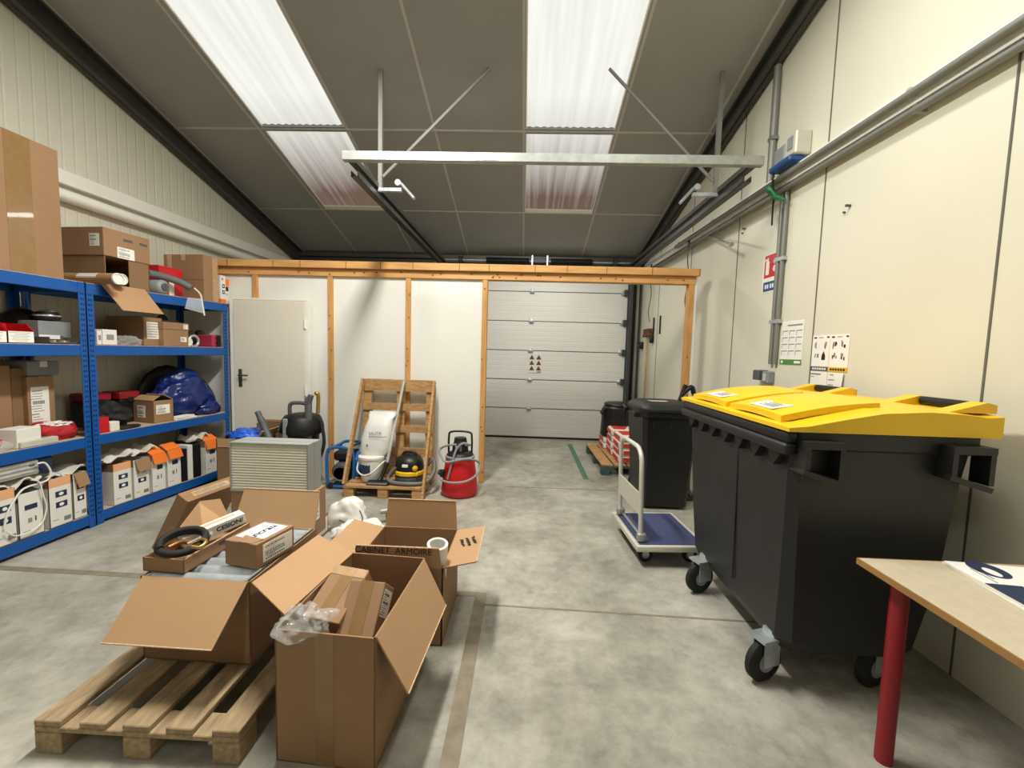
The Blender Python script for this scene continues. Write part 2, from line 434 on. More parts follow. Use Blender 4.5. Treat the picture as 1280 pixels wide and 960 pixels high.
# roof: sheets with joints, and two translucent strips
SKY = [(-2.93, -2.02), (-.08, .86)]; YS = 6.03
b = MB()
def rs(x0, x1, y0, y1, m=0, dz=0., t=.08):
    b.slab([(x0, y0, zroof(y0)+dz), (x0, y1, zroof(y1)+dz), (x1, y1, zroof(y1)+dz), (x1, y0, zroof(y0)+dz)][::-1], -t, m)
rs(-4.2, 2.5, YS, YG+.2)
xs = [-4.2, SKY[0][0], SKY[0][1], SKY[1][0], SKY[1][1], 2.5]
for i in (0, 2, 4): rs(xs[i], xs[i+1], RIDGE, YS)
for x in (-3.9, -2.98, -2.0, -1.05, -.1, .89, 1.84):
    for (ya, yb) in ((RIDGE, YG+.1),): rs(x-.012, x+.012, ya, yb, 1, -.004, .004)
for y in (YS+.01, 4.62, 3.2, 1.8): rs(-4.15, 2.3, y-.012, y+.012, 1, -.005, .004)
b.slab([(-4.2, -5.1, ZR-.267*(RIDGE+5.1)), (-4.2, RIDGE, ZR), (2.5, RIDGE, ZR), (2.5, -5.1, ZR-.267*(RIDGE+5.1))], .08)
struct(b.build('ceiling', ['ceiling', 'ceiling_joint']))
for k, (x0, x1) in enumerate(SKY):
    w = bpy.data.objects.new('window_%d' % (k+1), None); C.objects.link(w); struct(w)
    for (ya, yb) in ((RIDGE, 4.6), (4.65, YS)):
        p = MB(); n = 24
        # corrugated sheet
        top = []
        for i in range(n+1):
            x = x0 + (x1-x0)*i/n; top.append((x, .006*(1 if i % 2 else -1)))
        for i in range(n):
            (xa, za), (xb, zb) = top[i], top[i+1]
            p.add([(xa, ya, zroof(ya)+.03+za), (xb, ya, zroof(ya)+.03+zb), (xb, yb, zroof(yb)+.03+zb), (xa, yb, zroof(yb)+.03+za)], [[0, 1, 2, 3]])
        p.build('pane', 'skylight', w)
    f = MB(); y = 4.625
    f.slab([(x0, y-.03, zroof(y-.03)), (x0, y+.03, zroof(y+.03)), (x1, y+.03, zroof(y+.03)), (x1, y-.03, zroof(y-.03))], .05)
    for xx in (x0, x1-.012): f.slab([(xx, RIDGE, ZR), (xx, YS, zroof(YS)), (xx+.012, YS, zroof(YS)), (xx+.012, RIDGE, ZR)], .012, 1)
    f.slab([(x0, YS-.07, zroof(YS-.07)-.002), (x0, YS, zroof(YS)-.002), (x1, YS, zroof(YS)-.002), (x1, YS-.07, zroof(YS-.07)-.002)], .01, 1)
    f.build('frame', ['grey_paint', 'trim_white'], w)
# rafters on the gables and the dark eaves beam
def rafter(name, x, w, y0, y1, d0, d1):
    b = MB()
    for (wa, za, zb) in ((w, d0, d0+.02), (.02, d0, d1), (w, d1-.02, d1)):
        b.add([(x+s*wa/2 + (xs_(y) if False else 0), y, zroof(y)-z) for y in (y0, y1) for s in (-1, 1) for z in (za, zb)],
              [[0, 1, 3, 2], [4, 6, 7, 5], [0, 4, 5, 1], [2, 3, 7, 6], [0, 2, 6, 4], [1, 5, 7, 3]])
    return struct(b.build(name, 'dark_steel'))
rafter('trim_1', -3.97, .12, RIDGE, YG-.05, .01, .2)
r = rafter('trim_2', 0, .1, RIDGE, YG-.05, .01, .16)
for v in r.data.vertices: v.co.x += xw(v.co.y) - .07
b = MB().b2((-4.04, YG-.1, 2.86), (1.86, YG-.02, 2.92)).b2((-4.04, YG-.03, 2.86), (1.86, YG+.0, 3.12)).b2((-4.04, YG-.1, 3.06), (1.86, YG-.02, 3.12))
struct(b.build('trim_3', 'dark_steel'))

# timber partition: white boards behind studs, double top beam
P = bpy.data.objects.new('wall_partition', None); C.objects.link(P); struct(P)
studs = [-3.075, -2.215, -1.335, -.478]
for (x0, x1) in [(-4.05, -3.075), (-3.075, -2.215), (-2.215, -1.335), (-1.335, -.50)]:
    MB().b2((x0+.001, YP+.03, 0), (x1-.001, YP+.05, 2.33)).build('board', 'panel_white', P)
b = MB()
def knots(b, a, n, seed, ax, m=1):
    rd = random.Random(seed)
    for i in range(n):
        t = rd.random()
        if ax == 'z': b.box((a[0]+rd.uniform(-.02, .02), a[1], a[2]+t*a[3]), (.012, .002, .02), m, .0)
        else: b.box((a[0]+t*a[3], a[1], a[2]+rd.uniform(-.02, .02)), (.02, .002, .014), m, .0)
for i, x in enumerate(studs):
    s = MB().b2((x-.028, YP, 0), (x+.028, YP+.1, 2.30), 0, .003); knots(s, (x, YP-.0005, .1, 2.1), 6, i, 'z')
    s.build('stud', ['stud_wood', 'knot'], P)
s = MB().b2((1.745, YP, 0), (1.80, YP+.1, 2.30), 0, .003); knots(s, (1.77, YP-.0005, .9, 1.3), 3, 9, 'z'); s.build('stud', ['stud_wood', 'knot'], P)
MB().b2((1.803, YP+.01, 0), (1.83, YP+.09, 2.36)).build('edge_strip', 'trim_white', P)
s = MB().b2((-4.04, YP-.005, 2.29), (1.81, YP+.1, 2.37), 0, .004); knots(s, (-3.9, YP-.006, 2.33, 5.6), 26, 3, 'x'); s.build('beam', ['beam_wood', 'knot'], P)
s = MB().b2((-4.04, YP-.05, 2.372), (1.84, YP+.1, 2.45), 0, .004)
for i in range(14): s.box((-3.7+i*.42+random.uniform(-.1, .1), YP-.051, 2.411), (.006, .002, .07), 1)
s.build('beam', ['beam_wood', 'knot'], P)

# white flush door
D = bpy.data.objects.new('door_1', None); C.objects.link(D); struct(D)
MB().b2((-3.29, YP-.06, .01), (-2.475, YP-.02, 2.0), 0, .004).build('leaf', 'door_white', D)
MB().b2((-2.474, YP-.055, 0), (-2.43, YP-.005, 2.005), 0, .003).b2((-3.29, YP-.055, 2.002), (-2.43, YP-.005, 2.025), 0, .003).b2((-3.33, YP-.055, 0), (-3.292, YP-.005, 2.025)).build('frame', 'trim_white', D)
s = MB().box((-3.215, YP-.064, 1.13), (.04, .008, .2), 0, .003).tube([(-3.215, YP-.06, 1.16), (-3.215, YP-.10, 1.16), (-3.11, YP-.10, 1.16)], .009, 8)
s.build('handle', 'dark_steel', D)
for z in (.25, 1.0, 1.75): MB().tube([(-2.468, YP-.068, z-.05), (-2.468, YP-.068, z+.05)], .011, 8).build('hinge', 'trim_white', D)

# sectional garage door with its tracks
D = bpy.data.objects.new('door_2', None); C.objects.link(D); struct(D)
X0, X1 = -1.44, 1.70
for i in range(6):
    z0 = .03 + i*.505
    MB().b2((X0, YG, z0), (X1, YG+.045, z0+.498), 0, .004).build('panel', 'garage_panel', D)
    if i:
        for hx in (-1.2, .07, 1.62): MB().box((hx, YG-.012, z0-.003), (.07, .024, .075), 0, .004).tube([(hx-.045, YG-.02, z0-.003), (hx+.045, YG-.02, z0-.003)], .012, 8).build('hinge', 'galv', D)
        MB().b2((X0, YG-.002, z0-.010), (X1, YG+.03, z0+.004)).build('joint_strip', 'grey_dark', D)
        MB().box((1.665, YG-.03, z0), (.06, .05, .11), 0, .005).build('roller_bracket', 'dark_steel', D)
MB().b2((X0, YG-.005, 0), (X1, YG+.05, .035)).build('bottom_seal', 'rubber', D)
o = MB().box((0, 0, 0), (.24, .002, .34))
k = 0
for r_ in range(3):
    for c_ in range(2):
        cx, cz = -.06+c_*.12, .10-r_*.095
        o.prism([(cx-.045, cz-.035), (cx+.045, cz-.035), (cx, cz+.045)], -.003, -.001, 'y', 1)
o.box((.07, -.002, -.15), (.07, .002, .022), 2)
p = aty(669, 454, YG); o.build('warning_sticker', ['garage_panel', 'brush_brown', 'ink_grey'], D, loc=(p.x, YG-.006, p.z))
# vertical tracks and dark reveal on the right
for sx in (1, -1):
    xx = 1.72 if sx > 0 else -1.46
    MB().b2((xx, YG-.09, 0), (xx+sx*.05, YG+.0, 2.86)).build('track', 'dark_steel', D)
    MB().b2((xx+sx*.05, YG-.02, 0), (xx+sx*.11, YG+.07, 3.0)).build('reveal', 'black', D)
    MB().b2((xx+sx*.11, YG-.10, 0), (xx+sx*.15, YG-.05, 3.0)).build('track_angle', 'grey_paint', D)
# horizontal double tracks
ZT = 3.0
for sx, xx in ((-1, -1.44), (1, 1.70)):
    for dz, yy in ((0, 3.40), (-.09, 3.46)):
        s = MB()
        for (a, c) in (((-.03, 0), (.03, .006)), ((-.03, 0), (-.024, .045)), ((.024, 0), (.03, .045))):
            s.b2((xx+a[0], yy, ZT+dz+a[1]-.02), (xx+c[0], 7.1, ZT+dz+c[1]-.02))
        s.build('rail', 'dark_steel', D)
    MB().tube(spl([(xx, 7.1, ZT-.08), (xx, 7.19, ZT-.12), (xx, 7.22, ZT-.22)], 5), .022, 8).build('rail_bend', 'dark_steel', D)
MB().b2((-1.49, 3.33, ZT-.035), (1.755, 3.385, ZT+.035), 0, .004).box((-.35, 3.329, ZT), (.17, .004, .05), 1).build('crossbar', ['steel', 'paper'], D)
for sx, xx in ((-1, -1.40), (1, 1.66)):
    yh = aty(480, 230, 3.9).y
    yh = 3.95
    MB().b2((xx-.018, yh-.018, ZT-.05), (xx+.018, yh+.018, zroof(yh)+.005)).build('hanger', 'grey_paint', D)
    tx = xx - sx*1.0
    MB().tube([(xx-sx*.03, yh-.02, ZT+.08), (tx, yh-.02, zroof(yh-.02)+.005)], .014, 6).build('brace', 'grey_paint', D)
    # spring bumper arm
    MB().box((xx-sx*.09, yh, ZT-.03), (.22, .04, .03)).lathe([(.028, -.012), (.028, .012)], 14, X=T(xx-sx*.17, yh-.02, ZT+.03) @ RX(90)).tube([(xx-sx*.2, yh-.02, ZT+.02), (xx-sx*.36, yh-.16, ZT-.16)], .014, 8).build('bumper_arm', 'galv', D)
# torsion shaft, springs, drums
MB().tube([(-1.5, YG-.16, 3.03), (1.76, YG-.16, 3.03)], .014, 8).build('torsion_shaft', 'galv', D)
for (a, c) in ((-.72, .0), (.36, 1.05)):
    s = MB(); n = 34
    for i in range(n): s.lathe([(.05, -.006), (.056, 0), (.05, .006)], 14, X=T(a+(c-a)*(i+.5)/n, YG-.16, 3.03) @ RY(90))
    s.lathe([(.045, 0), (.045, c-a)], 14, X=T(a, YG-.16, 3.03) @ RY(90)); s.build('torsion_spring', 'black', D)
for xx in (-1.15, 1.42): MB().lathe([(.075, -.03), (.055, -.02), (.055, .02), (.075, .03)], 18, X=T(xx, YG-.16, 3.03) @ RY(90)).build('cable_drum', 'dark_steel', D)
for xx in (.05, .3): MB().b2((xx-.012, YG-.24, 2.95), (xx+.012, YG-.06, 3.11)).build('spring_bracket', 'galv', D)
MB().b2((.08, YG-.2, 3.0), (.27, YG-.1, 3.06), 0, .006).build('spring_coupling', 'grey_dark', D)

# ---- services on the left wall
tag(MB().b2((-4.05, -2, 2.83), (-3.99, 7.1, 2.95), 0, .004).build('cable_trunking', 'trim_white'), 'wide white cable trunking running along the left wall above the shelves', 'trunking')
s = MB().tube([(-3.99, -2, 2.745), (-3.99, 7.1, 2.72)], .052, 14)
tag(s.build('pipe', 'trim_white'), 'round white pipe below the trunking on the left wall', 'pipe')

# ---- services on the right wall
def wallX(y, z, off=0.): return axes((xw(y)-off, y, z), (.031, -1, 0), (0, 0, 1))
def wpix(px, py):
    y = 3.
    for _ in range(20): p = atx(px, py, xw(y)); y = p.y
    return p
def wtube(y0, y1, z0, z1, off, r, n=10): return MB().tube([(xw(y0)-off, y0, z0), (xw(y1)-off, y1, z1)], r, n)
s = MB().add([(xw(y)-o, y, z) for y in (-3., 7.0) for o in (0., .06) for z in (2.88, 2.985)], [[0, 1, 3, 2], [4, 6, 7, 5], [0, 4, 5, 1], [2, 3, 7, 6], [0, 2, 6, 4], [1, 5, 7, 3]])
tag(s.build('cable_trunking', 'panel_white'), 'flat pale trunking along the right wall behind the grey pipes', 'trunking')
for k, (z, off, r, lab) in enumerate(((2.86, .045, .022, 'lower grey conduit pipe along the right wall'), (2.935, .09, .022, 'upper grey conduit pipe along the right wall'))):
    s = wtube(-3, 6.9 if k == 0 else 5.6, z, z-.01, off, r)
    for y in (1.2, 2.4, 3.5, 4.6, 5.5): s.box((xw(y)-off/2, y, z), (off+.02, .025, .05), 1)
    tag(s.build('conduit', ['grey_paint', 'galv']), lab, 'pipe', 'conduits along the right wall')
p = wpix(950, 160)
s = MB().tube([(xw(3.72)-.03, 3.72, 2.98), (xw(3.72)-.03, 3.72, zroof(3.72)-.02)], .028, 10).box((xw(3.72)-.03, 3.72, 3.35), (.05, .07, .03))
tag(s.build('conduit', 'grey_paint'), 'short grey vertical pipe from the conduits up to the roof on the right wall', 'pipe')
# sockets with blue lids above the conduits
pa, pb = wpix(978, 205), wpix(992, 196)
t = thing('power_socket', 'grey and white industrial socket box with a blue lid above the conduits', 'socket', X=wallX(pb.y-.14, pb.z+.0, 0))
MB().box((.0, .02, .06), (.13, .17, .12), 0, .01).build('housing', 'white_metal', t)
MB().box((-.15, .0, .055), (.13, .15, .11), 0, .01).build('cover', 'grey_plastic', t)
MB().box((-.09, -.085, .085), (.26, .05, .12), 0, .012).build('lid', 'sign_blue', t)
MB().box((.0, .03, .122), (.06, .09, .006)).build('switch_plate', 'grey_plastic', t)
q0, q1, q2 = wpix(985, 225), wpix(984, 245), wpix(974, 282)
t = thing('cable', 'black lead with a green plug hanging from the wall socket', 'cable', (0, 0, 0))
cx = lambda p, o: (p.x-o, p.y, p.z)
MB().tube(spl([cx(wpix(986, 205), .1), cx(q0, .12), cx(q1, .1)], 5), .008, 8).tube(spl([cx(q1, .1), cx(wpix(977, 258), .07), cx(q2, .06)], 6), .007, 8).build('lead', 'black', t)
MB().tube([cx(wpix(980, 236), .12), cx(wpix(985, 246), .1)], [.03, .018], 10).tube([cx(wpix(985, 246), .1), cx(wpix(993, 250), .07)], [.022, .012], 8).build('plug', 'plug_green', t)
# vertical conduits down to the switch
p0, p1 = wpix(983, 262), wpix(961, 461)
yv = (p0.y+p1.y)/2
t = thing('conduit', 'pair of grey vertical conduits running down the right wall to the light switch', 'pipe', X=wallX(p1.y-.05, p1.z+.04))
for dx in (0, .055):
    MB().tube([(dx, 0, .02), (dx-.0, 2.85-p1.z-.04, .02)], .018, 10).build('tube', 'grey_paint', t)
cl = MB()
for z in (.35, .85): cl.box((.027, z, .018), (.12, .03, .04))
cl.build('clip', 'galv', t)
t = thing('light_switch', 'grey surface mounted light switch at the foot of the vertical conduit', 'switch', X=wallX(wpix(962, 470).y, wpix(962, 470).z))
MB().box((.03, -.01, .03), (.085, .10, .06), 0, .008).build('switch_box', 'grey_plastic', t)
MB().box((-.055, .005, .045), (.085, .085, .09), 0, .008).build('switch_box', 'grey_dark', t)
MB().box((.03, -.01, .063), (.045, .06, .006), 0, .002).build('rocker', 'white_metal', t)
# fire extinguisher sign, half behind the conduit
ps = wpix(964, 341)
t = thing('safety_sign', 'red and blue fire extinguisher sign partly behind the vertical conduit', 'sign', X=wallX(ps.y, ps.z, .001))
MB().box((0, 0, .001), (.23, .32, .002)).build('plate', 'paper', t)
MB().box((.005, .06, .0025), (.2, .19, .001)).build('red_field', 'sign_red', t)
MB().box((.005, -.11, .0025), (.2, .08, .001)).build('blue_field', 'sign_blue', t)
s = MB().box((-.05, .045, .0035), (.045, .11, .001)).box((-.05, .115, .0035), (.02, .03, .001)).prism([(-.085, .1), (-.03, .13), (-.085, .125)], .003, .004, 'z')
s.blob((.06, .09, .0035), (.03, .025, .0008), .2, 2, 1, 2).blob((.06, .03, .0035), (.035, .03, .0008), .2, 2, 2, 2)
s.build('pictogram', 'paper', t)
s = MB()
for x in (-.06, -.03, .01, .04): s.box((x, -.11, .0035), (.018, .035, .001))
s.build('pictogram', 'paper', t)
# notices
pc = Vector((0, 3.325, 1.636))
t = thing('notice', 'white notice with a grid of text and a green footer on the right wall', 'poster', X=wallX(pc.y, pc.z, .001) @ Matrix.Diagonal((1.16, 1, 1, 1)))
MB().box((0, 0, .001), (.22, .34, .002)).build('sheet', 'paper', t)
MB().box((0, -.15, .0025), (.22, .04, .001)).box((-.085, -.15, .0035), (.02, .02, .001), 1).box((.07, -.15, .0035), (.06, .018, .001), 1).build('footer', ['sign_green', 'paper'], t)
s = MB().box((.02, .135, .0025), (.15, .012, .001)).box((-.07, .125, .0025), (.04, .05, .001), 1)
for r_ in range(4):
    for c_ in range(3):
        x, y = -.07+c_*.07, .075-r_*.052
        s.box((x, y+.017, .0025), (.056, .007, .001)); s.box((x-.026, y, .0025), (.004, .034, .001)); s.box((x+.005, y-.005, .0025), (.03, .012, .001), 1)
s.build('print', ['ink_grey', 'panel_white'], t)
pl, pr = wpix(1019, 438), wpix(1048, 438)
for k, (px, lab, foot) in enumerate(((1027, 'white sorting notice with a dark footer on the right wall', 'grey_dark'), (1048, 'white sorting notice with a yellow footer on the right wall', 'sign_yellow'))):
    pc = Vector((0, (3.012, 2.845)[k], 1.556))
    t = thing('notice', lab, 'poster', X=wallX(pc.y, pc.z, .001) @ Matrix.Diagonal((.80, .88, 1, 1)))
    MB().box((0, 0, .001), (.205, .285, .002)).build('sheet', 'paper', t)
    f = MB().box((0, -.125, .0025), (.205, .035, .001))
    for i in range(6): f.box((-.07+i*.028, -.125, .0035), (.02, .016, .001), 1)
    f.build('footer', [foot, 'white_card' if k == 0 else 'ink'], t)
    s = MB().box((-.07, .122, .0025), (.03, .012, .001)).box((.0, .122, .0025), (.05, .006, .001), 1).box((.08, .124, .0025), (.025, .012, .001))
    rd = random.Random(k+4)
    for r_ in range(2):
        for c_ in range(2):
            x, y = -.045+c_*.085, .06-r_*.085
            if k == 0 and r_ == 1 and c_ == 1: s.prism([(x-.022, y-.03), (x+.022, y-.03), (x+.02, y+.005), (x, y+.04), (x-.02, y+.005)], .002, .003, 'z')
            else:
                for i in range(4 if k == 0 else 5): s.box((x+rd.uniform(-.022, .022), y+rd.uniform(-.02, .02), .0025+i*.0001), (rd.uniform(.008, .02), rd.uniform(.01, .035), .001), rd.choice([0, 1] if k else [1, 1, 0]))
    s.build('print', ['ink', 'ink_grey'], t)
for k, (px, py, w, h, lab) in enumerate(((3.01, 1.328, .16, .2, 'plain white sheet below the dark footed notice'), (2.853, 1.325, .145, .2, 'curled white sheet of lines below the yellow footed notice'))):
    pc = Vector((0, px, py)); s = MB()
    for i in range(6):
        xa, xb = -w/2+w*i/6, -w/2+w*(i+1)/6
        za, zb = (.002, .002) if k == 0 else (.003+.0012*i*i*.6, .003+.0012*(i+1)**2*.6)
        s.slab([(xa, -h/2, za), (xb, -h/2, zb), (xb, h/2, zb*.3+.001), (xa, h/2, za*.3+.001)], .0006)
    o = s.build('paper_sheet', ['paper']); o.matrix_world = wallX(pc.y, pc.z, .001)
    tag(o, lab, 'paper')
    q = MB(); rd = random.Random(k)
    if k == 0: q.box((-.03, h*.4, .0026), (.1, .01, .0006)).box((-.06, h*.3, .0026), (.03, .006, .0006)).box((-.04, -h*.38, .0026), (.06, .008, .0006))
    else:
        for i in range(7): q.box((-.035, h*.42-i*.034, .0045), (rd.uniform(.03, .06), .006, .0006))
    q.build('print', 'ink_grey', o)
# small fittings on the right wall
pa, pb = wpix(884, 294), wpix(936, 306)
s = MB().tube([(xw(pa.y)-.02, pa.y, pa.z), (xw(pb.y)-.16, pb.y-.0, pb.z)], .012, 8).lathe([(.02, -.012), (.02, .012)], 12, X=T(xw(pb.y)-.16, pb.y, pb.z) @ RX(90)).box((xw(pa.y)-.01, pa.y, pa.z), (.02, .05, .05))
tag(s.build('wall_bracket', 'galv'), 'thin grey swing arm sticking out from the right wall below the conduits', 'bracket')
for px, py, lab in ((868, 300, 'dark hanging wire loop nearest the timber post on the right wall'), (820, 322, 'dark hanging wire farther along the right wall near the garage door')):
    a = wpix(px, py); q = MB().tube(spl([(a.x-.05, a.y, 2.9), (a.x-.07, a.y, 2.72), (a.x-.05, a.y-.02, 2.45), (a.x-.08, a.y-.02, 2.2), (a.x-.07, a.y-.08, 2.03)], 6), .006, 6).box((a.x-.045, a.y, 2.88), (.05, .06, .08), 0, .006)
    tag(q.build('cable', 'dark_steel'), lab, 'cable')
for px, py, lab in ((932, 286, 'small dark screw stub in the right wall below the conduits'), (1063, 257, 'pair of small grey fixing stubs on the middle right wall panel')):
    a = wpix(px, py); q = MB().tube([(a.x, a.y, a.z), (a.x-.03, a.y, a.z)], .009, 8).tube([(a.x, a.y+.04, a.z-.03), (a.x-.015, a.y+.04, a.z-.03)], .007, 8)
    tag(q.build('wall_fixing', 'grey_dark'), lab, 'fixing')
# broom and hooks on the right wall beyond the partition
def far(px, py, off=.05):
    y = 6.
    for _ in range(20): p = atx(px, py, xw(y)-off); y = p.y
    return p
ph, pb = far(806, 497), far(809, 424)
t = thing('broom', 'broom hung head up on the right wall beyond the timber frame', 'broom', (pb.x, pb.y, pb.z))
MB().tube([(0, 0, 0), (0, .0, .04-1.15)], .016, 8).build('broom_handle', 'handle_wood', t)
MB().box((0, 0, .06), (.07, .34, .05), 0, .01).build('head', 'brush_brown', t)
s = MB()
for i in range(18):
    for j in (-1, 0, 1): s.tube([(j*.018, -.15+i*.0177, .08), (j*.024, -.155+i*.0182, .16)], [.008, .006], 5)
s.build('bristles', 'brush_brown', t)
for px, py, lab in ((804, 432, 'dark clip on the wall left of the broom handle'), (817, 424, 'dark clip on the wall right of the broom head')):
    a = far(px, py, .0); tag(MB().box((a.x-.03, a.y, a.z), (.06, .05, .12), 0, .01).tube([(a.x-.05, a.y, a.z+.03), (a.x-.09, a.y, a.z+.05)], .01, 6).build('wall_clip', 'black'), lab, 'clip')
for px, py, lab in ((818, 408, 'thin black hook bar above the broom, nearer the garage door'), (826, 406, 'thin black hook bar above the broom, nearer the camera')):
    a = far(px, py, .0); tag(MB().box((a.x-.012, a.y, a.z), (.02, .02, .27), 0, .004).build('wall_hook', 'black'), lab, 'hook')

# ================================================================ THE SHELVING
# a frame per unit: s runs along the front, d goes back from the front edge
class Unit:
    def __init__(u, o, e):
        u.o = Vector((o[0], o[1], 0)); dv = Vector((e[0]-o[0], e[1]-o[1], 0)); u.L = dv.length; u.u = dv.normalized()
        u.n = Vector((u.u.y, -u.u.x, 0))           # towards the room
        u.rz = math.atan2(u.u.y, u.u.x) - math.pi/2
    def w(u, s, d, z): return u.o + u.u*s - u.n*d + Vector((0, 0, z))
    def px(u, x, y, d):
        r = ray(x, y); q = u.o - u.n*d; t = (q-O).dot(u.n)/r.dot(u.n); p = O + r*t
        return (p-u.o).dot(u.u), p.z
U1 = Unit((-3.45, 1.66), (-3.45, 3.175)); U2 = Unit((-3.455, 3.185), (-3.345, 4.575))
LV = [.112, .742, 1.468, 1.952]                    # board tops
DEP = .58
def shelving(U, label):
    t = thing('shelving_unit', label, 'shelf', U.w(0, 0, 0), U.rz, 'blue shelving units')
    L = U.L                                         # local: x towards the room, y along the front
    for (x, y, sx, sy) in ((0, 0, -1, 1), (0, L, -1, -1), (-DEP, 0, 1, 1), (-DEP, L, 1, -1)):
        b = MB().b2((x, y, 0), (x+sx*.004, y+sy*.052, LV[3]-.004)).b2((x, y, 0), (x+sx*.048, y+sy*.004, LV[3]-.004))
        if x == 0:
            for i in range(45):
                z = .1 + i*.04
                for dy in (.017, .033): b.box((.0005, y+sy*dy, z), (.001, .008, .016), 1)
        b.build('upright', ['rack_blue', 'rack_hole'], t)
    for z in LV:
        hh = .075
        for x in (-.002, -DEP+.032):
            MB().b2((x, .045, z-.012-hh), (x-.03, L-.045, z-.004), 0, .003).build('beam', 'rack_blue', t)
        for y in (.012, L-.03): MB().b2((-.04, y, z-.012-hh), (-DEP+.04, y+.02, z-.012), 0).build('side_beam', 'rack_blue', t)
        MB().b2((-.005, .005, z-.012), (-DEP+.006, L-.005, z)).build('shelf_board', 'chipboard', t)
    return t
shelving(U1, 'blue boltless shelving unit at the left edge, nearer the camera')
shelving(U2, 'blue boltless shelving unit ending beside the white door')
E_ = .0015
def span(U, x0, x1, yt, yb, d):
    s0, _ = U.px(x0, yb, d); s1, _ = U.px(x1, yb, d); _, z = U.px((x0+x1)/2, yt, d)
    return s0, s1, z
def put(U, x0, x1, yt, yb, d, lev, depth):
    """centre, turn and size of something whose front shows between these columns on a given shelf"""
    s0, s1, z = span(U, x0, x1, yt, yb, d); z0 = LV[lev] + E_
    return U.w((s0+s1)/2, d+depth/2, z0), U.rz, (depth, s1-s0, max(z-z0, .02))
def cart(name, label, U, px, d, lev, depth, **kw):
    l, r, dm = put(U, *px, d, lev, depth); tw = kw.pop('turn', 0)
    return carton(name, label, dm, l, r+R(tw), **kw), dm

# ---- top boards
o, dm = cart('cardboard_box', 'very tall cardboard box with a brown tape strip on top of the left shelving', U1, (-14, 80, 172, 343), .02, 3, .5, tape=None)
MB().box((0, 0, .0007), (.15, dm[2]*.995, .0014)).build('packing_tape', 'tape', o, X=face('+x', dm) @ T(-.03, 0, 0))
l, r, dm = put(U2, 132, 187, 292, 356, .004, 3, .44)
t = thing('cardboard_box', 'lidded carton with two white labels and a hanging front flap on the top shelf', 'box', l, r)
dx, dy, h = dm; th = .006
b = MB().b2((-dx/2, -dy/2, 0), (dx/2, dy/2, th)).b2((-dx/2, -dy/2, 0), (-dx/2+th, dy/2, h*.62))
for s in (-1, 1): b.b2((-dx/2, s*dy/2, 0), (dx/2, s*(dy/2-th), h*.62))
b.b2((dx/2-th, dy*.02, 0), (dx/2, dy/2, h*.62)); b.build('body', 'kraft_dark', t)
MB().b2((-dx/2-.008, -dy/2-.008, h*.52), (dx/2+.008, dy/2+.008, h), 0, .003).build('lid', 'kraft', t)
q = MB().slab([(dx/2, -dy*.62, .012), (dx/2, dy*.36, .012), (dx/2+.13, dy*.50, -.20), (dx/2+.13, -dy*.46, -.20)], .005); q.build('flap', 'kraft_in', t)
paper_label(t, face('+x', dm) @ T(-.02, h*.12, .009), dy*.38, .09, 3)
paper_label(t, face('-y', dm) @ T(dx*.33, h*.28, .009), .09, .10, 4)
MB().box((dx/2+.009, 0, h*.86), (.002, dy*.2, .02)).box((dx/2+.009, dy*.36, h*.86), (.002, dy*.18, .02)).build('print', 'grey_dark', t)
for k, (cx, lab) in enumerate(((143, 'cardboard tube with a white end cap, left of the pair on the upper shelf'), (154, 'cardboard tube with a white end cap, right of the pair on the upper shelf'))):
    s, _ = U2.px(132, 356, .004); rr = .044
    s += (-.052, .056)[k]
    o = thing('cardboard_tube', lab, 'tube', U2.w(s, (-.165, -.075)[k], LV[3]+E_+rr+.014*k), U2.rz, 'cardboard tubes')
    MB().tube([(0, 0, 0), (-.48, -.0, 0)], rr, 20).build('tube', 'tube_brown', o)
    MB().lathe([(rr*.95, 0), (rr*1.03, .0), (rr*1.03, .014), (rr*.9, .016), (rr*.85, .008), (.0, .008)], 20, X=RY(90)).build('end_cap', 'white_plastic', o)
    if k == 0: MB().add([(x, math.sin(a)*rr*1.01*-1, math.cos(a)*rr*1.01) for x in (-.14, -.32) for a in (.3, .7, 1.1, 1.5)], [[i, i+1, i+5, i+4] for i in range(3)]).build('label', 'paper', o)
# big carton at the end
l, r, dm = put(U2, 257, 277, 321, 374, .0, 3, .46)
s0, _ = U2.px(257, 370, 0.)
l = U2.w(s0+.1, .02+.23, LV[3]+E_)
o = carton('cardboard_box', 'wide scuffed carton with tape down its side, near the far end of the top shelf', (.46, .19, dm[2]), l, U2.rz, tape='y', tapem='tape_clear')
MB().box((.05, 0, .0008), (.07, dm[2]*.98, .0016)).build('packing_tape', 'tape_clear', o, X=face('+x', (.46, .19, dm[2])))
MB().box((-.16, 0, .0008), (.05, dm[2]*.98, .0016)).build('packing_tape', 'tape_clear', o, X=face('-y', (.46, .19, dm[2])))
MB().box((0, -.02, .0008), (.455, .006, .0016)).build('crease', 'kraft_dark', o, X=face('-y', (.46, .19, dm[2])))
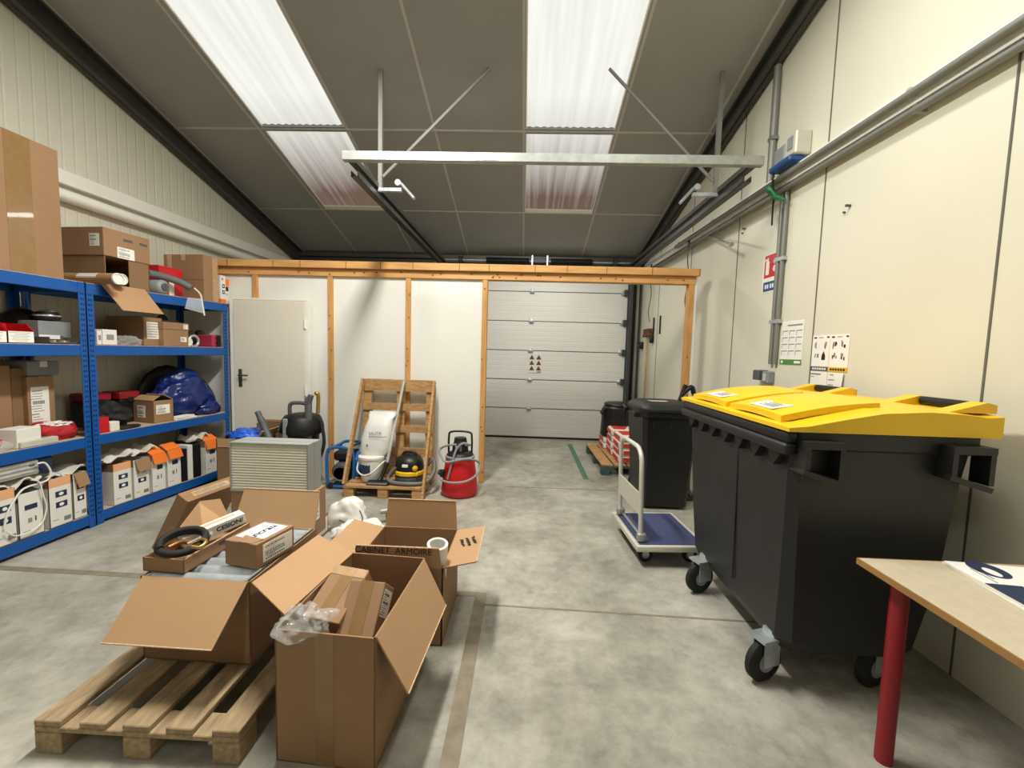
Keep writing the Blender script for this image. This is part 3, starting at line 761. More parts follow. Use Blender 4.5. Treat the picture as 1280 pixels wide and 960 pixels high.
# white and orange boxes at the very end of the top board
s1 = s0+.21
for k, (w, d, hh, lab) in enumerate(((.07, .01, .30, 'narrow white box with dark pictures and an orange foot on the top shelf'), (.065, .03, .27, 'narrow white box with an orange top, last on the top shelf'))):
    o = thing('product_box', lab, 'box', U2.w(s1+w/2, d+.12, LV[3]+E_), U2.rz)
    b = MB().b2((-.12, -w/2, 0), (.12, w/2, hh), 0, .002)
    if k == 0: b.b2((-.1205, -w/2-.0006, 0), (.1206, w/2+.0006, .045), 1)
    else: b.b2((-.1205, -w/2-.0006, hh*.72), (.1206, w/2+.0006, hh+.0006), 1)
    b.build('body', ['white_card', 'orange'], o)
    q = MB(); X = face('+x', (.24, w, hh))
    if k == 0:
        for y in (-.03, .035): q.box((.004, y, .001), (.035, .04, .001)).box((.004, y, .002), (.016, .016, .001), 1)
        q.box((-.01, .11, .001), (.025, .02, .001), 2)
    else: q.box((0, .03, .001), (.045, .05, .001)).box((-.01, -.03, .001), (.006, .03, .001), 2).box((.01, -.03, .001), (.006, .03, .001), 2)
    q.build('print', ['ink', 'paper', 'ink_grey'], o, X=X)
    s1 += w+.004
# red box, grey hose, grey pump, strip of film in front of the big carton
l, r, dm = put(U2, 200, 229, 335, 372, .16, 3, .22); 
o = thing('product_box', 'red and white box behind the grey hose on the top shelf', 'box', l, U2.rz)
b = MB().box((0, 0, dm[2]/2), (.22, dm[1], dm[2]), 0, .003).box((0, 0, dm[2]*.35), (.2212, dm[1]*.22, dm[2]*.6), 1); b.build('body', ['red', 'white_card'], o)
MB().box((-.01, -.02, dm[2]+.003), (.2, dm[1]*.8, .004)).build('lid', 'red', o)
a = U2.px(238, 350, .0)[0]
P_ = [U2.w(a-.34, .11, LV[3]+.185), U2.w(a-.22, .10, LV[3]+.18), U2.w(a-.08, .05, LV[3]+.15), U2.w(a, -.0, LV[3]+.105)]
t = thing('hose', 'bent grey ribbed hose with a white film end on the top shelf', 'hose', P_[3])
q = spl(P_, 14); rr = [.032 + .003*(i % 2) for i in range(len(q))]
MB().tube(q, rr, 14).lathe([(.03, 0), (.022, .004), (.022, -.02)], 14, 1, X=T(*P_[3]) @ (P_[3]-P_[2]).to_track_quat('Z', 'Y').to_matrix().to_4x4()).xf(T(*-P_[3])).build('hose', ['hose_grey', 'black'], t)
q = MB(); c = P_[3]-U2.n*-.02; 
pts = [c + Vector((0, .02, .0)), c+Vector((.04, .05, -.06)), c+Vector((.05, .06, -.16)), c+Vector((.06, .07, -.27))]
q.tube(spl(pts, 5), .008, 6); q.xf(T(*-P_[3])).build('cord', 'white_plastic', t)
q = MB().slab([c+Vector((.03, -.1, -.11)), c+Vector((.05, .06, -.1)), c+Vector((.06, .07, -.25)), c+Vector((.04, -.15, -.22))], .001).xf(T(*-P_[3])); q.build('plastic_film', 'film', t)
s, _ = U2.px(205, 358, .02)
t = thing('pump', 'grey cylindrical pump body lying below the hose on the top shelf', 'pump', U2.w(s, .03, LV[3]+E_+.068), U2.rz)
MB().lathe([(.02, -.02), (.05, -.015), (.066, 0), (.067, .2), (.05, .24)], 24, X=RY(-90) @ T(0, 0, -.0)).build('housing', 'grey_plastic', t)
MB().lathe([(.034, -.03), (.034, .0)], 18, X=RY(-90)).box((.03, 0, 0), (.01, .012, .05)).build('cap', 'grey_dark', t)

# ---- third level
def bin_(lab, px, d, depth):
    l, r, dm = put(U1, *px, d, 2, depth)
    t = thing('storage_bin', lab, 'bin', l, r, 'red storage bins'); dx, dy, h = dm; th = .004
    b = MB().b2((-dx/2, -dy/2, 0), (dx/2, dy/2, th)).b2((-dx/2, -dy/2, 0), (-dx/2+th, dy/2, h)).b2((dx/2-th, -dy/2, 0), (dx/2, dy/2, h*.6))
    for s in (-1, 1): b.prism([(-dx/2, 0), (dx/2, 0), (dx/2, h*.62), (dx/2-.05, h), (-dx/2, h)], s*dy/2, s*(dy/2-th), 'y')
    b.build('body', 'red', t)
    paper_label(t, face('+x', (dx, dy, h*.62)) @ T(0, 0, .001), dy*.96, h*.55, 2, style='lines')
    return t
bin_('red storage bin with a white front label, fully in view on the third shelf', (10, 43, 404, 428), .03, .2)
bin_('red storage bin cut off by the left edge of the picture', (-28, 9, 403, 428), .03, .2)
s, z = U1.px(48, 400, .3)
t = tag(MB().lathe([(.0, .26), (.05, .255), (.12, .2), (.15, .1), (.155, 0)], 24).lathe([(.03, .25), (.03, .275), (0, .275)], 12).build('plastic_hood', 'black_plastic'), 'black dome shaped hood at the back of the third shelf', 'hood')
t.location = U1.w(s-.03, .40, LV[2]+E_)
t = tag(MB().box((0, 0, .07), (.16, .16, .14), 0, .02).lathe([(.06, .14), (.06, .17), (.04, .18)], 16).build('motor', 'black_plastic'), 'dark boxy motor housing left of the black dome on the third shelf', 'motor')
t.location = U1.w(U1.px(30, 400, .33)[0], .32, LV[2]+E_)
cart('grey_box', 'grey box carrying the shiny black lamp on the third shelf', U1, (49, 90, 402, 428), .14, 2, .16, mt='grey_plastic', tape=None)
s0_, s1_, z_ = span(U1, 49, 90, 402, 428, .14)
t = thing('work_lamp', 'black and chrome work lamp lying on the grey box', 'lamp', U1.w(U1.px(62, 395, .2)[0], .22, z_+.002), U1.rz)
MB().lathe([(.02, 0), (.07, .01), (.078, .04), (.06, .07), (.0, .085)], 20).build('housing', 'black', t)
MB().lathe([(.055, .071), (.035, .084), (.0, .09)], 20).lathe([(.079, .035), (.081, .04), (.079, .046)], 20).build('reflector', 'chrome', t)
l, r, dm = put(U1, 62, 98, 413, 428, .02, 2, .12)
t = thing('parts_tray', 'grey plastic tray of small fittings at the front of the third shelf', 'tray', l, r)
b = MB().b2((-.06, -dm[1]/2, 0), (.06, dm[1]/2, .004)).b2((-.06, -dm[1]/2, 0), (-.056, dm[1]/2, .06))
for s in (-1, 1): b.b2((-.06, s*dm[1]/2, 0), (.06, s*(dm[1]/2-.004), .05))
b.b2((.056, -dm[1]/2, 0), (.06, dm[1]/2, .012)); b.build('body', 'grey_dark', t)
MB().box((-.053, .0, .05), (.003, dm[1]*.7, .03)).build('label', 'paper', t)
rd = random.Random(5)
for i in range(9):
    y = -dm[1]/2+.02+i*(dm[1]-.04)/8
    q = MB().tube([(0, -.008, 0), (0, .008, 0)], .009, 8).tube([(0, 0, 0), (0, 0, .014)], .006, 8)
    o = q.build('pipe_fitting', ['copper', 'brass', 'chrome'][i % 3]); tag(o, 'small metal pipe fitting lying in the grey parts tray', 'fitting', 'pipe fittings in the grey tray')
    o.matrix_world = T(*l) @ RZ(math.degrees(r)) @ T(rd.uniform(-.0, .04), y, .0137) @ RZ(rd.uniform(-60, 60))
def small(name, lab, cat, U, px, d, lev, depth, m, bev=.004, group=None, mats=None, extra=None):
    l, r, dm = put(U, *px, d, lev, depth)
    b = MB().box((0, 0, dm[2]/2), dm, 0, bev)
    if extra: extra(b, dm)
    o = b.build(name, mats or m, loc=l); o.rotation_euler = (0, 0, r); return tag(o, lab, cat, group)
pr = lambda b, dm: b.box((dm[0]/2+.0006, 0, dm[2]*.5), (.001, dm[1]*.5, dm[2]*.35), 1)
small('small_box', 'narrow white box beside the shelf post on the third shelf', 'box', U2, (122, 128, 413, 430), .03, 2, .12, '', mats=['white_card', 'ink_grey'], extra=pr)
small('small_box', 'printed white box, second from the shelf post on the third shelf', 'box', U2, (129, 147, 412, 430), .03, 2, .12, '', mats=['white_card', 'ink_grey'], extra=pr)
l, r, dm = put(U2, 149, 180, 419, 430, .02, 2, .1)
o = MB().blob((0, 0, .03), (.06, dm[1]*.55, .05), .3, 3, 4, 4, floor=0, crease=True).build('plastic_bag', 'clear_bag', loc=l); tag(o, 'crumpled clear bag in front of the labelled carton on the third shelf', 'bag')
o, dm = cart('cardboard_box', 'carton with a large white front label on the third shelf', U2, (178, 203, 397, 432), .10, 2, .36, tape=None, turn=4)
paper_label(o, face('+x', dm) @ T(.0, .01, .001), dm[1]*.72, dm[2]*.6, 5, style='lines')
o, dm = cart('cardboard_box', 'lidded brown carton beside the labelled one on the third shelf', U2, (205, 236, 404, 433), .05, 2, .3, tape=None)
MB().b2((-dm[0]/2-.005, -dm[1]/2-.005, dm[2]*.72), (dm[0]/2+.005, dm[1]/2+.005, dm[2]+.004), 0, .002).build('lid', 'kraft', o)
paper_label(o, face('+x', dm) @ T(dm[1]*.28, -dm[2]*.2, .001), dm[1]*.25, dm[2]*.22, 6)
paper_label(o, face('+x', dm) @ T(dm[1]*.36, dm[2]*.36, .006), dm[1]*.18, dm[2]*.2, 7)
l, r, dm0 = put(U2, 165, 216, 404, 432, .30, 2, .24)
carton('cardboard_box', 'dark brown carton at the back behind the two brown cartons of the third shelf', (.24, dm0[1], .2), U2.w(U2.px(190, 400, .45)[0], .47, LV[2]+E_), U2.rz, tape=None, mt='kraft_dark', X=None)
o, = [thing('cardboard_tray', 'flat tray of tools on the dark carton under the top board', 'tray', U2.w(U2.px(190, 400, .45)[0], .46, LV[2]+.2+.004), U2.rz)]
b = MB().b2((-.13, -.2, 0), (.11, .2, .006))
for s in (-1, 1): b.b2((-.13, s*.2, 0), (.11, s*.195, .06)); b.b2((.11*s-.01*(s < 0)*2, -.2, 0), (.105*s-.01*(s < 0)*2, .2, .06))
b.build('body', 'kraft', o); MB().tube([(0, -.15, .05), (0, .15, .06)], .03, 10).lathe([(.05, 0), (.05, .02)], 12, X=T(.02, .1, .07) @ RY(70)).build('tool', 'dark_steel', o)
s, _ = U2.px(242, 425, .0)
t = thing('pipe_clamp', 'metal pipe coupling with a pale pink end on the third shelf', 'coupling', U2.w(s, .05, LV[2]+E_+.045), U2.rz)
MB().lathe([(.0, .0), (.042, .0), (.044, .06), (.03, .10), (.0, .1)], 18, X=RY(-90)).build('coupling_end', 'bag_white', t)
MB().tube([( -.03+.05*math.cos(a)*0, .085+.055*math.cos(a), .012+.055*math.sin(a)) for a in [i*2*math.pi/20 for i in range(20)]], .014, 8, closed=True).build('ring', 'galv', t)
t = thing('tool_case', 'upright tool case, half red and half black, at the end of the third shelf', 'case', *put(U2, 263, 280, 414, 434, .03, 2, .2)[:2])
MB().b2((-.1, -.06, 0), (.1, .0, .13), 0, .012).build('shell', 'pink', t); MB().b2((-.1, .002, 0), (.1, .06, .13), 0, .012).build('shell', 'black_plastic', t)
MB().tube([(.1, -.02, .1), (.125, -.02, .1), (.125, -.02, .04), (.1, -.02, .04)], .007, 6).build('handle', 'black', t)
tag(MB().box((0, 0, .06), (.12, .16, .12), 0, .02).lathe([(.03, .12), (.05, .16), (.02, .18)], 14).build('motor', 'dark_steel', loc=U2.w(U2.px(255, 420, .25)[0], .3, LV[2]+E_)), 'dark pump motor behind the pink ended coupling', 'motor')

# ---- second level
small('cardboard_box', 'brown carton cut off by the left edge on the second shelf', 'box', U1, (-20, 16, 457, 520), .28, 1, .25, 'kraft')
o, dm = cart('cardboard_box', 'brown carton with a long white shipping label at the back of the second shelf', U1, (36, 70, 470, 520), .26, 1, .28, tape='x')
paper_label(o, face('+x', dm) @ T(-.012, .01, .001), dm[1]*.66, dm[2]*.62, 5)
s0_, s1_, z_ = span(U1, 36, 76, 450, 470, .26)
carton('grey_box', 'pale grey box on top of the labelled carton on the second shelf', (.22, s1_-s0_, .11), U1.w((s0_+s1_)/2, .26+.12, LV[1]+dm[2]+.004), U1.rz, mt='grey_plastic', tape='x', tapem='paper')
small('cardboard_box', 'dark brown carton behind the red pouch on the second shelf', 'box', U1, (16, 36, 460, 520), .30, 1, .22, 'kraft_dark')
def pouch(name, lab, U, px, d, lev, m, r, seed, cat='bag', amp=.25):
    s, _ = U.px(px[0], px[1], d); b = MB().blob((0, 0, r[2]*.75), r, amp, 1.8, seed, 4, floor=0, crease=True)
    o = b.build(name, m, loc=U.w(s, d+r[0], LV[lev]+E_)); o.rotation_euler = (0, 0, U.rz); return tag(o, lab, cat)
pouch('pouch', 'flat red fabric pouch at the left end of the second shelf', U1, (20, 522), .10, 1, 'red_fabric', (.1, .13, .06), 3)
o = pouch('bag', 'open red bag with crumpled white lining on the second shelf', U1, (82, 528), .03, 1, 'red_fabric', (.13, .15, .075), 8)
MB().blob((.02, 0, .105), (.07, .1, .025), .5, 4, 9, 4, crease=True).build('lining', 'bag_white', o)
small('small_box', 'flat white box lying in front of the red pouch', 'box', U1, (18, 52, 535, 545), .03, 1, .14, 'white_card').rotation_euler.z += R(6)
small('grille_plate', 'thin white grille plate lying along the front edge of the second shelf', 'panel', U1, (26, 74, 549, 556), .003, 1, .09, '', mats=['white_metal', 'ink_grey'], extra=lambda b, dm: [b.box((.0, -dm[1]/2+.02+i*.016, dm[2]+.0003), (dm[0]*.6, .006, .0006), 1) for i in range(int((dm[1]-.04)/.016))])
pouch('plastic_bag', 'small white crumpled bag at the left end of the second shelf', U1, (6, 550), .01, 1, 'clear_bag', (.05, .07, .04), 5)
for k, (px, d, lab) in enumerate(((( 92, 122, 476, 520), .34, 'black case with a red lid behind the shelf posts'), ((151, 176, 474, 520), .30, 'black case with a red lid right of the shelf posts'))):
    U = U1 if k == 0 else U2
    if k == 0: px = (112, 141, 476, 520)
    l, r, dm = put(U2, *px, d, 1, .2); t = thing('storage_case', lab, 'case', l, r, 'red lidded cases'); h = .3
    MB().box((0, 0, h*.37), (.2, dm[1]*.98, h*.74), 0, .012).build('body', 'black_plastic', t); MB().box((0, 0, h*.85), (.21, dm[1], h*.24), 0, .012).build('lid', 'red_dark', t)
    MB().box((.108, 0, h*.72), (.012, .05, .05), 0, .004).build('latch', 'black', t)
pouch('bag', 'black fabric bag in front of the red lidded cases', U2, (150, 520), .10, 1, 'rubber', (.13, .16, .12), 12, amp=.35)
small('small_box', 'small red box beside the shelf post on the second shelf', 'box', U2, (124, 137, 522, 534), .02, 1, .1, 'red')
small('small_box', 'small white box right of the little red box', 'box', U2, (138, 150, 527, 534), .02, 1, .07, 'white_card')
pouch('strap', 'flat black strap bundle lying before the carton on the second shelf', U2, (165, 527), .0, 1, 'rubber', (.05, .1, .018), 14, cat='strap')
o, dm = cart('cardboard_box', 'open topped brown carton with two white labels on the second shelf', U2, (196, 218, 500, 523), .04, 1, .26, flaps={'+y': (-55, .08), '-y': (-60, .08)}, turn=-8)
paper_label(o, face('+x', dm) @ T(-.005, .02, .001), dm[1]*.68, dm[2]*.42, 2); paper_label(o, face('-y', dm) @ T(-.02, 0, .001), .1, dm[2]*.55, 3)
s, _ = U2.px(238, 500, .12)
t = thing('tarpaulin', 'crumpled dark blue tarpaulin bundle on the second shelf', 'tarpaulin', U2.w(1.04, .22, LV[1]+E_), U2.rz)
MB().blob((0, 0, .19), (.17, .30, .26), .2, 1.6, 21, 5, floor=0, crease=True).build('bundle', 'tarp_blue', t)
MB().blob((.12, .17, .05), (.09, .14, .08), .25, 2, 23, 4, floor=0, crease=True).build('loose_end', 'tarp_blue', t)
s, _ = U2.px(250, 470, .38)
t = thing('bag', 'black bag standing at the back of the shelf behind the blue tarpaulin', 'bag', U2.w(1.10, .46, LV[1]+E_), U2.rz)
MB().blob((0, 0, .25), (.06, .31, .27), .1, 1.5, 31, 4, floor=0).build('body', 'black', t)
MB().tube(spl([(.02, .25, .36), (.14, .275, .36), (.27, .285, .2), (.30, .285, .06)], 6), .009, 8).build('strap', 'rubber', t)
for k, (y, zz, lab) in enumerate(((0, 0, 'white folded papers at the bottom of the pile by the blue tarpaulin'), (.02, .016, 'white folded papers on top of the pile by the blue tarpaulin'))):
    l, r, dm = put(U2, 219, 246, 510, 518, .02, 1, .09); o = MB().box((0, 0, .007), (.09, dm[1]*(1-.15*k), .013), 0, .002).build('papers', 'paper', loc=l+Vector((0, 0, zz))); o.rotation_euler = (0, 0, U2.rz+R(6*k)); tag(o, lab, 'paper')
tag(MB().tube([(0, 0, .0), (0, 0, .07)], .02, 12).build('tape_roll', 'white_plastic', loc=U2.w(U2.px(220, 515, .06)[0], .15, LV[1]+E_)), 'small white upright roll right of the open carton', 'roll')

# ---- bottom level: rows of tall white boxes
def tall_box(lab, U, px, d, style, depth=.34, turn=0., dark=False):
    l, r, (dx, dy, h) = put(U, *px, d, 0, depth)
    t = thing('file_box', lab, 'box', l, r+R(turn), 'tall white boxes on the bottom shelf'); th = .004
    b = MB().b2((-dx/2, -dy/2, 0), (dx/2, dy/2, th))
    top = {'peach': 2, 'white': 0, 'orange': 0, 'kraft': 0}[style]
    for z0, z1, m in ((0, h*.82, 0), (h*.82, h, top)):
        b.b2((dx/2-th, -dy/2, z0), (dx/2, dy/2, z1), m); b.b2((-dx/2, -dy/2, z0), (-dx/2+th, dy/2, z1), m)
        for s in (-1, 1): b.b2((-dx/2, s*dy/2, z0), (dx/2, s*(dy/2-th), z1), m if s > 0 else (3 if z0 else 0))
    b.build('body', ['white_card', 'orange', 'peach', 'kraft_dark'], t)
    X = face('+x', (dx, dy, h))
    q = MB()
    if style in ('peach', 'kraft'):
        for i, y in enumerate((.16, -.06)):
            if style == 'kraft' and i == 0: y = .2
            q.box((.005, y*h, .0008), (dy*.5, h*.12, .001)).blob((.005, y*h, .0014), (dy*.11, h*.035, .0006), 0, 1, 1, 2, 1)
        q.box((dy*.26, -.38*h, .0008), (dy*.3, h*.09, .001), 2)
        for i in range(5): q.box((dy*.26-.02+i*.01, -.38*h, .0014), (.002, h*.07, .0006), 0)
        q.box((-dy*.25, -.36*h, .0008), (dy*.25, h*.012, .001), 2)
    else:
        q.box((0, .17*h, .0008), (dy*.5, h*.11, .001)) if style == 'white' else q.box((.01, .14*h, .0008), (dy*.42, h*.12, .001))
        q.box((-.01, -.13*h, .0008), (dy*.16, h*.1, .001), 2).box((dy*.16, -.12*h, .0008), (dy*.05, h*.11, .001))
        q.box((-dy*.2, -.36*h, .0008), (dy*.3, h*.012, .001), 2)
    q.build('print', ['ink_navy', 'paper', 'ink_grey'], t, X=X)
    if style == 'orange':
        f = MB().slab([(dx/2+.001, -dy*.5, h), (dx/2+.001, dy*.5, h), (dx/2+.03, dy*.5, h-.085), (dx/2+.03, -dy*.5, h-.085)], .004)
        f.slab([(dx/2-.08, -dy*.5, h+.05), (dx/2-.08, dy*.5, h+.05), (dx/2, dy*.5, h), (dx/2, -dy*.5, h)], .004); f.build('flap', 'orange', t)
    if style == 'kraft':
        MB().slab([(dx/2+.001, -dy*.42, h), (dx/2+.001, dy*.5, h), (dx/2+.035, dy*.5, h-.10), (dx/2+.035, -dy*.36, h-.11)], .004).build('flap', 'kraft', t)
    return t, (dx, dy, h)
A_, am = tall_box('tall white box cut off by the left edge on the bottom shelf', U1, (-8, 23, 612, 684), .0, 'peach')
tall_box('tall white box behind the hanging white cable, second from the left edge', U1, (25, 57, 614, 677), .0, 'white')
c1, cm = tall_box('tall white box with a peach top, first right of the white cable loop', U1, (63, 92, 596, 661), .0, 'peach')
tall_box('tall white box with a kraft flap, against the shelf posts', U1, (93, 110, 590, 650), .012, 'kraft')
c2, cm2 = tall_box('tall white box with a peach top, first right of the shelf posts', U2, (143, 166, 578, 632), .0, 'peach')
tall_box('tall white box with a kraft flap, second right of the shelf posts', U2, (168, 188, 573, 625), .0, 'kraft')
tall_box('tall white box with a pale orange flap, third right of the shelf posts', U2, (191, 208, 567, 617), .0, 'orange')
tall_box('tall white box with a bright orange flap, fourth right of the shelf posts', U2, (210, 227, 561, 610), .0, 'orange')
tall_box('tall white box with an orange flap, last on the bottom shelf', U2, (257, 273, 550, 594), .0, 'orange')
for k, (px, m, lab) in enumerate((((229, 235, 561, 602), 'black', 'black folder standing right of the bright orange flap'), ((236, 242, 556, 601), 'white_card', 'white folder standing between the two black ones'), ((243, 252, 555, 598), 'black', 'black folder standing before the last orange flapped box'))):
    small('folder', lab, 'folder', U2, px, .01, 0, .28, m, .003)
# padded bags lying across the box tops
for k, (U, x, y, ry, z, lab) in enumerate(((U1, 78, 592, .17, .0, 'white padded bag across the boxes right of the cable loop'), (U1, 12, 607, .12, .0, 'white padded bag on the box at the left edge'), (U1, 44, 606, .1, .01, 'pale grey padded bag below the ribbed panel'), (U2, 138, 574, .13, .0, 'white padded bag right of the shelf posts'), (U2, 170, 566, .12, .0, 'white padded bag on the kraft flapped box right of the posts'), (U2, 243, 548, .09, .0, 'white padded bag above the black folders'))):
    s, zz = U.px(x, y, .12)
    rd = random.Random(k+3); b = MB(); n = 9
    g = []
    for i in range(n+1):
        for j in range(5):
            g.append(((j/4-.5)*.2, (i/n-.5)*2*ry, .018*math.sin(i*1.3+k)+.012*math.sin(j*2+i)+.03*(i/n)))
    b.add(g, [[i*5+j, i*5+j+1, (i+1)*5+j+1, (i+1)*5+j] for i in range(n) for j in range(4)], 0, True)
    b.add([(p[0], p[1], p[2]-.012) for p in g], [[i*5+j, (i+1)*5+j, (i+1)*5+j+1, i*5+j+1] for i in range(n) for j in range(4)], 0, True)
    ed = [i*5 for i in range(n+1)]; 
    b.add([Vector(g[i]) for i in ed]+[Vector(g[i])-Vector((0, 0, .012)) for i in ed]+[Vector(g[i+4]) for i in ed]+[Vector(g[i+4])-Vector((0, 0, .012)) for i in ed],
          [[i, i+1, n+2+i, n+1+i] for i in range(n)] + [[2*n+2+i, 3*n+3+i, 3*n+4+i, 2*n+3+i] for i in range(n)])
    o = b.build('padded_bag', ['bag_white', 'grey_plastic'][k == 2], loc=U.w(s, .13, zz+.015)); o.rotation_euler = (0, 0, U.rz); tag(o, lab, 'bag')
# ribbed grey panel with a white cable
s0_, z0_ = U1.px(-20, 600, .02); s1_, z1_ = U1.px(48, 574, .02)
t = thing('ventilation_grille', 'long grey ribbed grille hung under the second shelf with a white cable', 'grille', U1.w((s0_+s1_)/2, .02, LV[1]-.15), U1.rz)
w = s1_-s0_
MB().box((-.06, 0, 0), (.12, w, .1), 0, .004).build('housing', 'white_metal', t)
b = MB()
for i in range(3): b.box((.001, 0, -.03+i*.03), (.012, w*.97, .01), 0, .002)
for i in range(26): b.box((.0, -w*.45+i*w*.028, .044), (.006, .006, .01), 0)
b.build('fins', 'galv', t)
MB().box((0.002, w*.36, .025), (.006, .03, .02)).build('socket', 'grey_dark', t)
MB().box((-.03, w/2+.05, .0), (.05, .09, .11), 0, .006).build('end_box', 'ink_navy', t)
P_ = [U1.px(x, y, -.02) for x, y in ((47, 580), (58, 579), (65, 590), (61, 600), (48, 605), (30, 612), (17, 630), (10, 645), (7, 662))]
q = [Vector((.03, s-(s0_+s1_)/2, z-(LV[1]-.15))) for s, z in P_]
MB().tube(spl(q, 6), .0065, 8).build('cable', 'white_plastic', t)
P_ = [U1.px(x, y, -.03) for x, y in ((40, 600), (50, 603), (55, 620), (59, 632), (57, 645), (52, 655), (38, 665), (20, 670), (8, 664))]
q = [Vector((.045, s-(s0_+s1_)/2, z-(LV[1]-.15))) for s, z in P_]
MB().tube(spl(q, 6), .005, 8).build('cable', 'bag_white', t)

# ================================================================ BY THE PARTITION
def wpt(*P, o): return [Vector(p)-Vector(o) for p in P]
# tall carton with blue plastic in its mouth
a, b_ = atz(268, 560, .5), None
bx = aty(270, 548, 4.0); bx2 = aty(319, 548, 4.0)
w_ = bx2.x-bx.x; hB = bx.z
o = carton('cardboard_box', 'tall brown carton with blue plastic sheeting in its mouth, before the white door', (w_, .34, hB), ((bx.x+bx2.x)/2, 4.17, 0), 0, flaps={'+x': (35, .1), '-y': (176, .08)}, mt='kraft_dark')
o2 = MB().blob((0, 0, 0), (w_*.44, .13, .075), .28, 2.4, 6, 4, crease=True).build('plastic_sheet', 'blue_bright', loc=((bx.x+bx2.x)/2, 4.17, hB+.0)); tag(o2, 'crumpled blue plastic sheet sticking out of the tall carton', 'plastic sheet')
# second carton beside it
c0, c1 = aty(320, 529, 4.42), aty(349, 529, 4.42)
o = carton('cardboard_box', 'brown carton of odds and ends between the blue topped carton and the black vacuum', (c1.x-c0.x, .14, c0.z), ((c0.x+c1.x)/2, 4.5, 0), 0, flaps={'+y': (0, .02)}, mt='kraft_dark')
# leaning nozzle
P_ = [aty(322, 515, 4.12), aty(326, 524, 4.1), aty(333, 540, 4.08), aty(345, 570, 4.0)]
P_.append(Vector((P_[-1].x+.13, 3.93, .012)))
t = thing('vacuum_nozzle', 'dark grey vacuum tube leaning between the cartons and the black vacuum', 'tube', P_[-1])
MB().tube([p-P_[-1] for p in spl(P_, 6)], [.028]*6+[.034]*19, 12).build('tube', 'grey_dark', t)
# black wet and dry vacuum
vb = Vector((-2.37, 4.33, 0))
t = thing('workshop_vacuum', 'black workshop vacuum with an upright handle and tools, beside the white door', 'vacuum cleaner', vb)
MB().lathe([(.14, .07), (.155, .1), (.165, .55), (.17, .56)], 26).build('tank', 'black_plastic', t)
MB().lathe([(.17, .562), (.215, .60), (.215, .66), (.19, .74), (.17, .77), (.1, .79), (0, .8)], 26).build('motor_head', 'black', t)
MB().tube(spl([(-.1, -.05, .74), (-.1, -.06, .86), (-.07, -.06, .905), (.06, -.06, .905), (.1, -.05, .86), (.1, -.05, .74)], 6), .02, 10).build('handle', 'grey_dark', t)
MB().box((-.075, -.19, .55), (.05, .03, .42), 0, .01).build('front_strip', 'grey_plastic', t)
MB().box((.12, -.1, .74), (.07, .05, .48), 0, .015).tube([(.12, -.1, .9), (.15, -.1, 1.0)], .03, 10).build('floor_nozzle', 'grey_dark', t)
MB().tube(spl([(.18, -.02, .8), (.2, -.05, 1.0), (.17, -.06, 1.01)], 5), .02, 8).build('crevice_tool', 'brass', t)
MB().tube(spl([(.2, 0, .72), (.25, -.03, .5), (.2, -.05, .32), (.1, -.15, .3), (-.06, -.18, .33)], 6), .018, 8).build('cord', 'rubber', t)
for sx in (-1, 1):
    for sy in (-1, 1): MB().lathe([(.045, -.018), (.05, 0), (.045, .018)], 14, X=T(sx*.12, sy*.1, .05) @ RY(90)).box((sx*.12, sy*.1, .085), (.05, .04, .04)).build('wheel', 'rubber', t)
MB().tube([(-.2, 0, .62), (-.28, -.03, .6), (-.33, -.05, .57)], .025, 10).build('hose_port', 'grey_dark', t)
# blue machine in a tubular frame
m0 = atz(407, 611, 0); mw = .36
t = thing('blue_machine', 'blue motor in a rounded tubular frame beside the pallet rack', 'machine', (m0.x+mw/2, m0.y+.17, 0))
for y in (-.16, .16):
    P_ = [(-mw/2+.02, y, .06), (-mw/2+.01, y, .36), (-mw/2+.06, y, .44), (mw/2-.13, y, .44), (mw/2-.06, y, .36), (mw/2-.07, y, .06), (mw/2-.1, y, .03), (-mw/2+.05, y, .03)]
    MB().tube(spl(P_, 5, True), .017, 8, closed=True).build('side_frame', 'blue_machine', t)
b = MB()
for (x, z) in ((-mw/2+.06, .44), (mw/2-.12, .44), (-mw/2+.05, .03), (mw/2-.1, .03)): b.tube([(x, -.16, z), (x, .16, z)], .014, 8)
b.build('cross_bar', 'blue_machine', t)
MB().lathe([(.0, -.13), (.09, -.12), (.105, -.08), (.105, .1), (.08, .13), (0, .13)], 20, X=T(-.04, 0, .17) @ RX(90)).build('motor', 'grey_dark', t)
MB().box((-.03, .02, .33), (.22, .2, .1), 0, .02).build('control_box', 'black', t)
MB().lathe([(0, -.02), (.07, -.015), (.075, .0)], 16, X=T(-.04, -.13, .15) @ RX(90)).build('motor_cap', 'grey_plastic', t)
MB().blob((.13, .03, .20), (.085, .14, .19), .2, 2, 4, 4, floor=.004, crease=True).build('cover', 'blue_machine', t)
for x in (-.13, .06): MB().lathe([(.03, -.02), (.035, 0), (.03, .02)], 12, X=T(x, -.16, .035) @ RX(90)).build('foot', 'rubber', t)

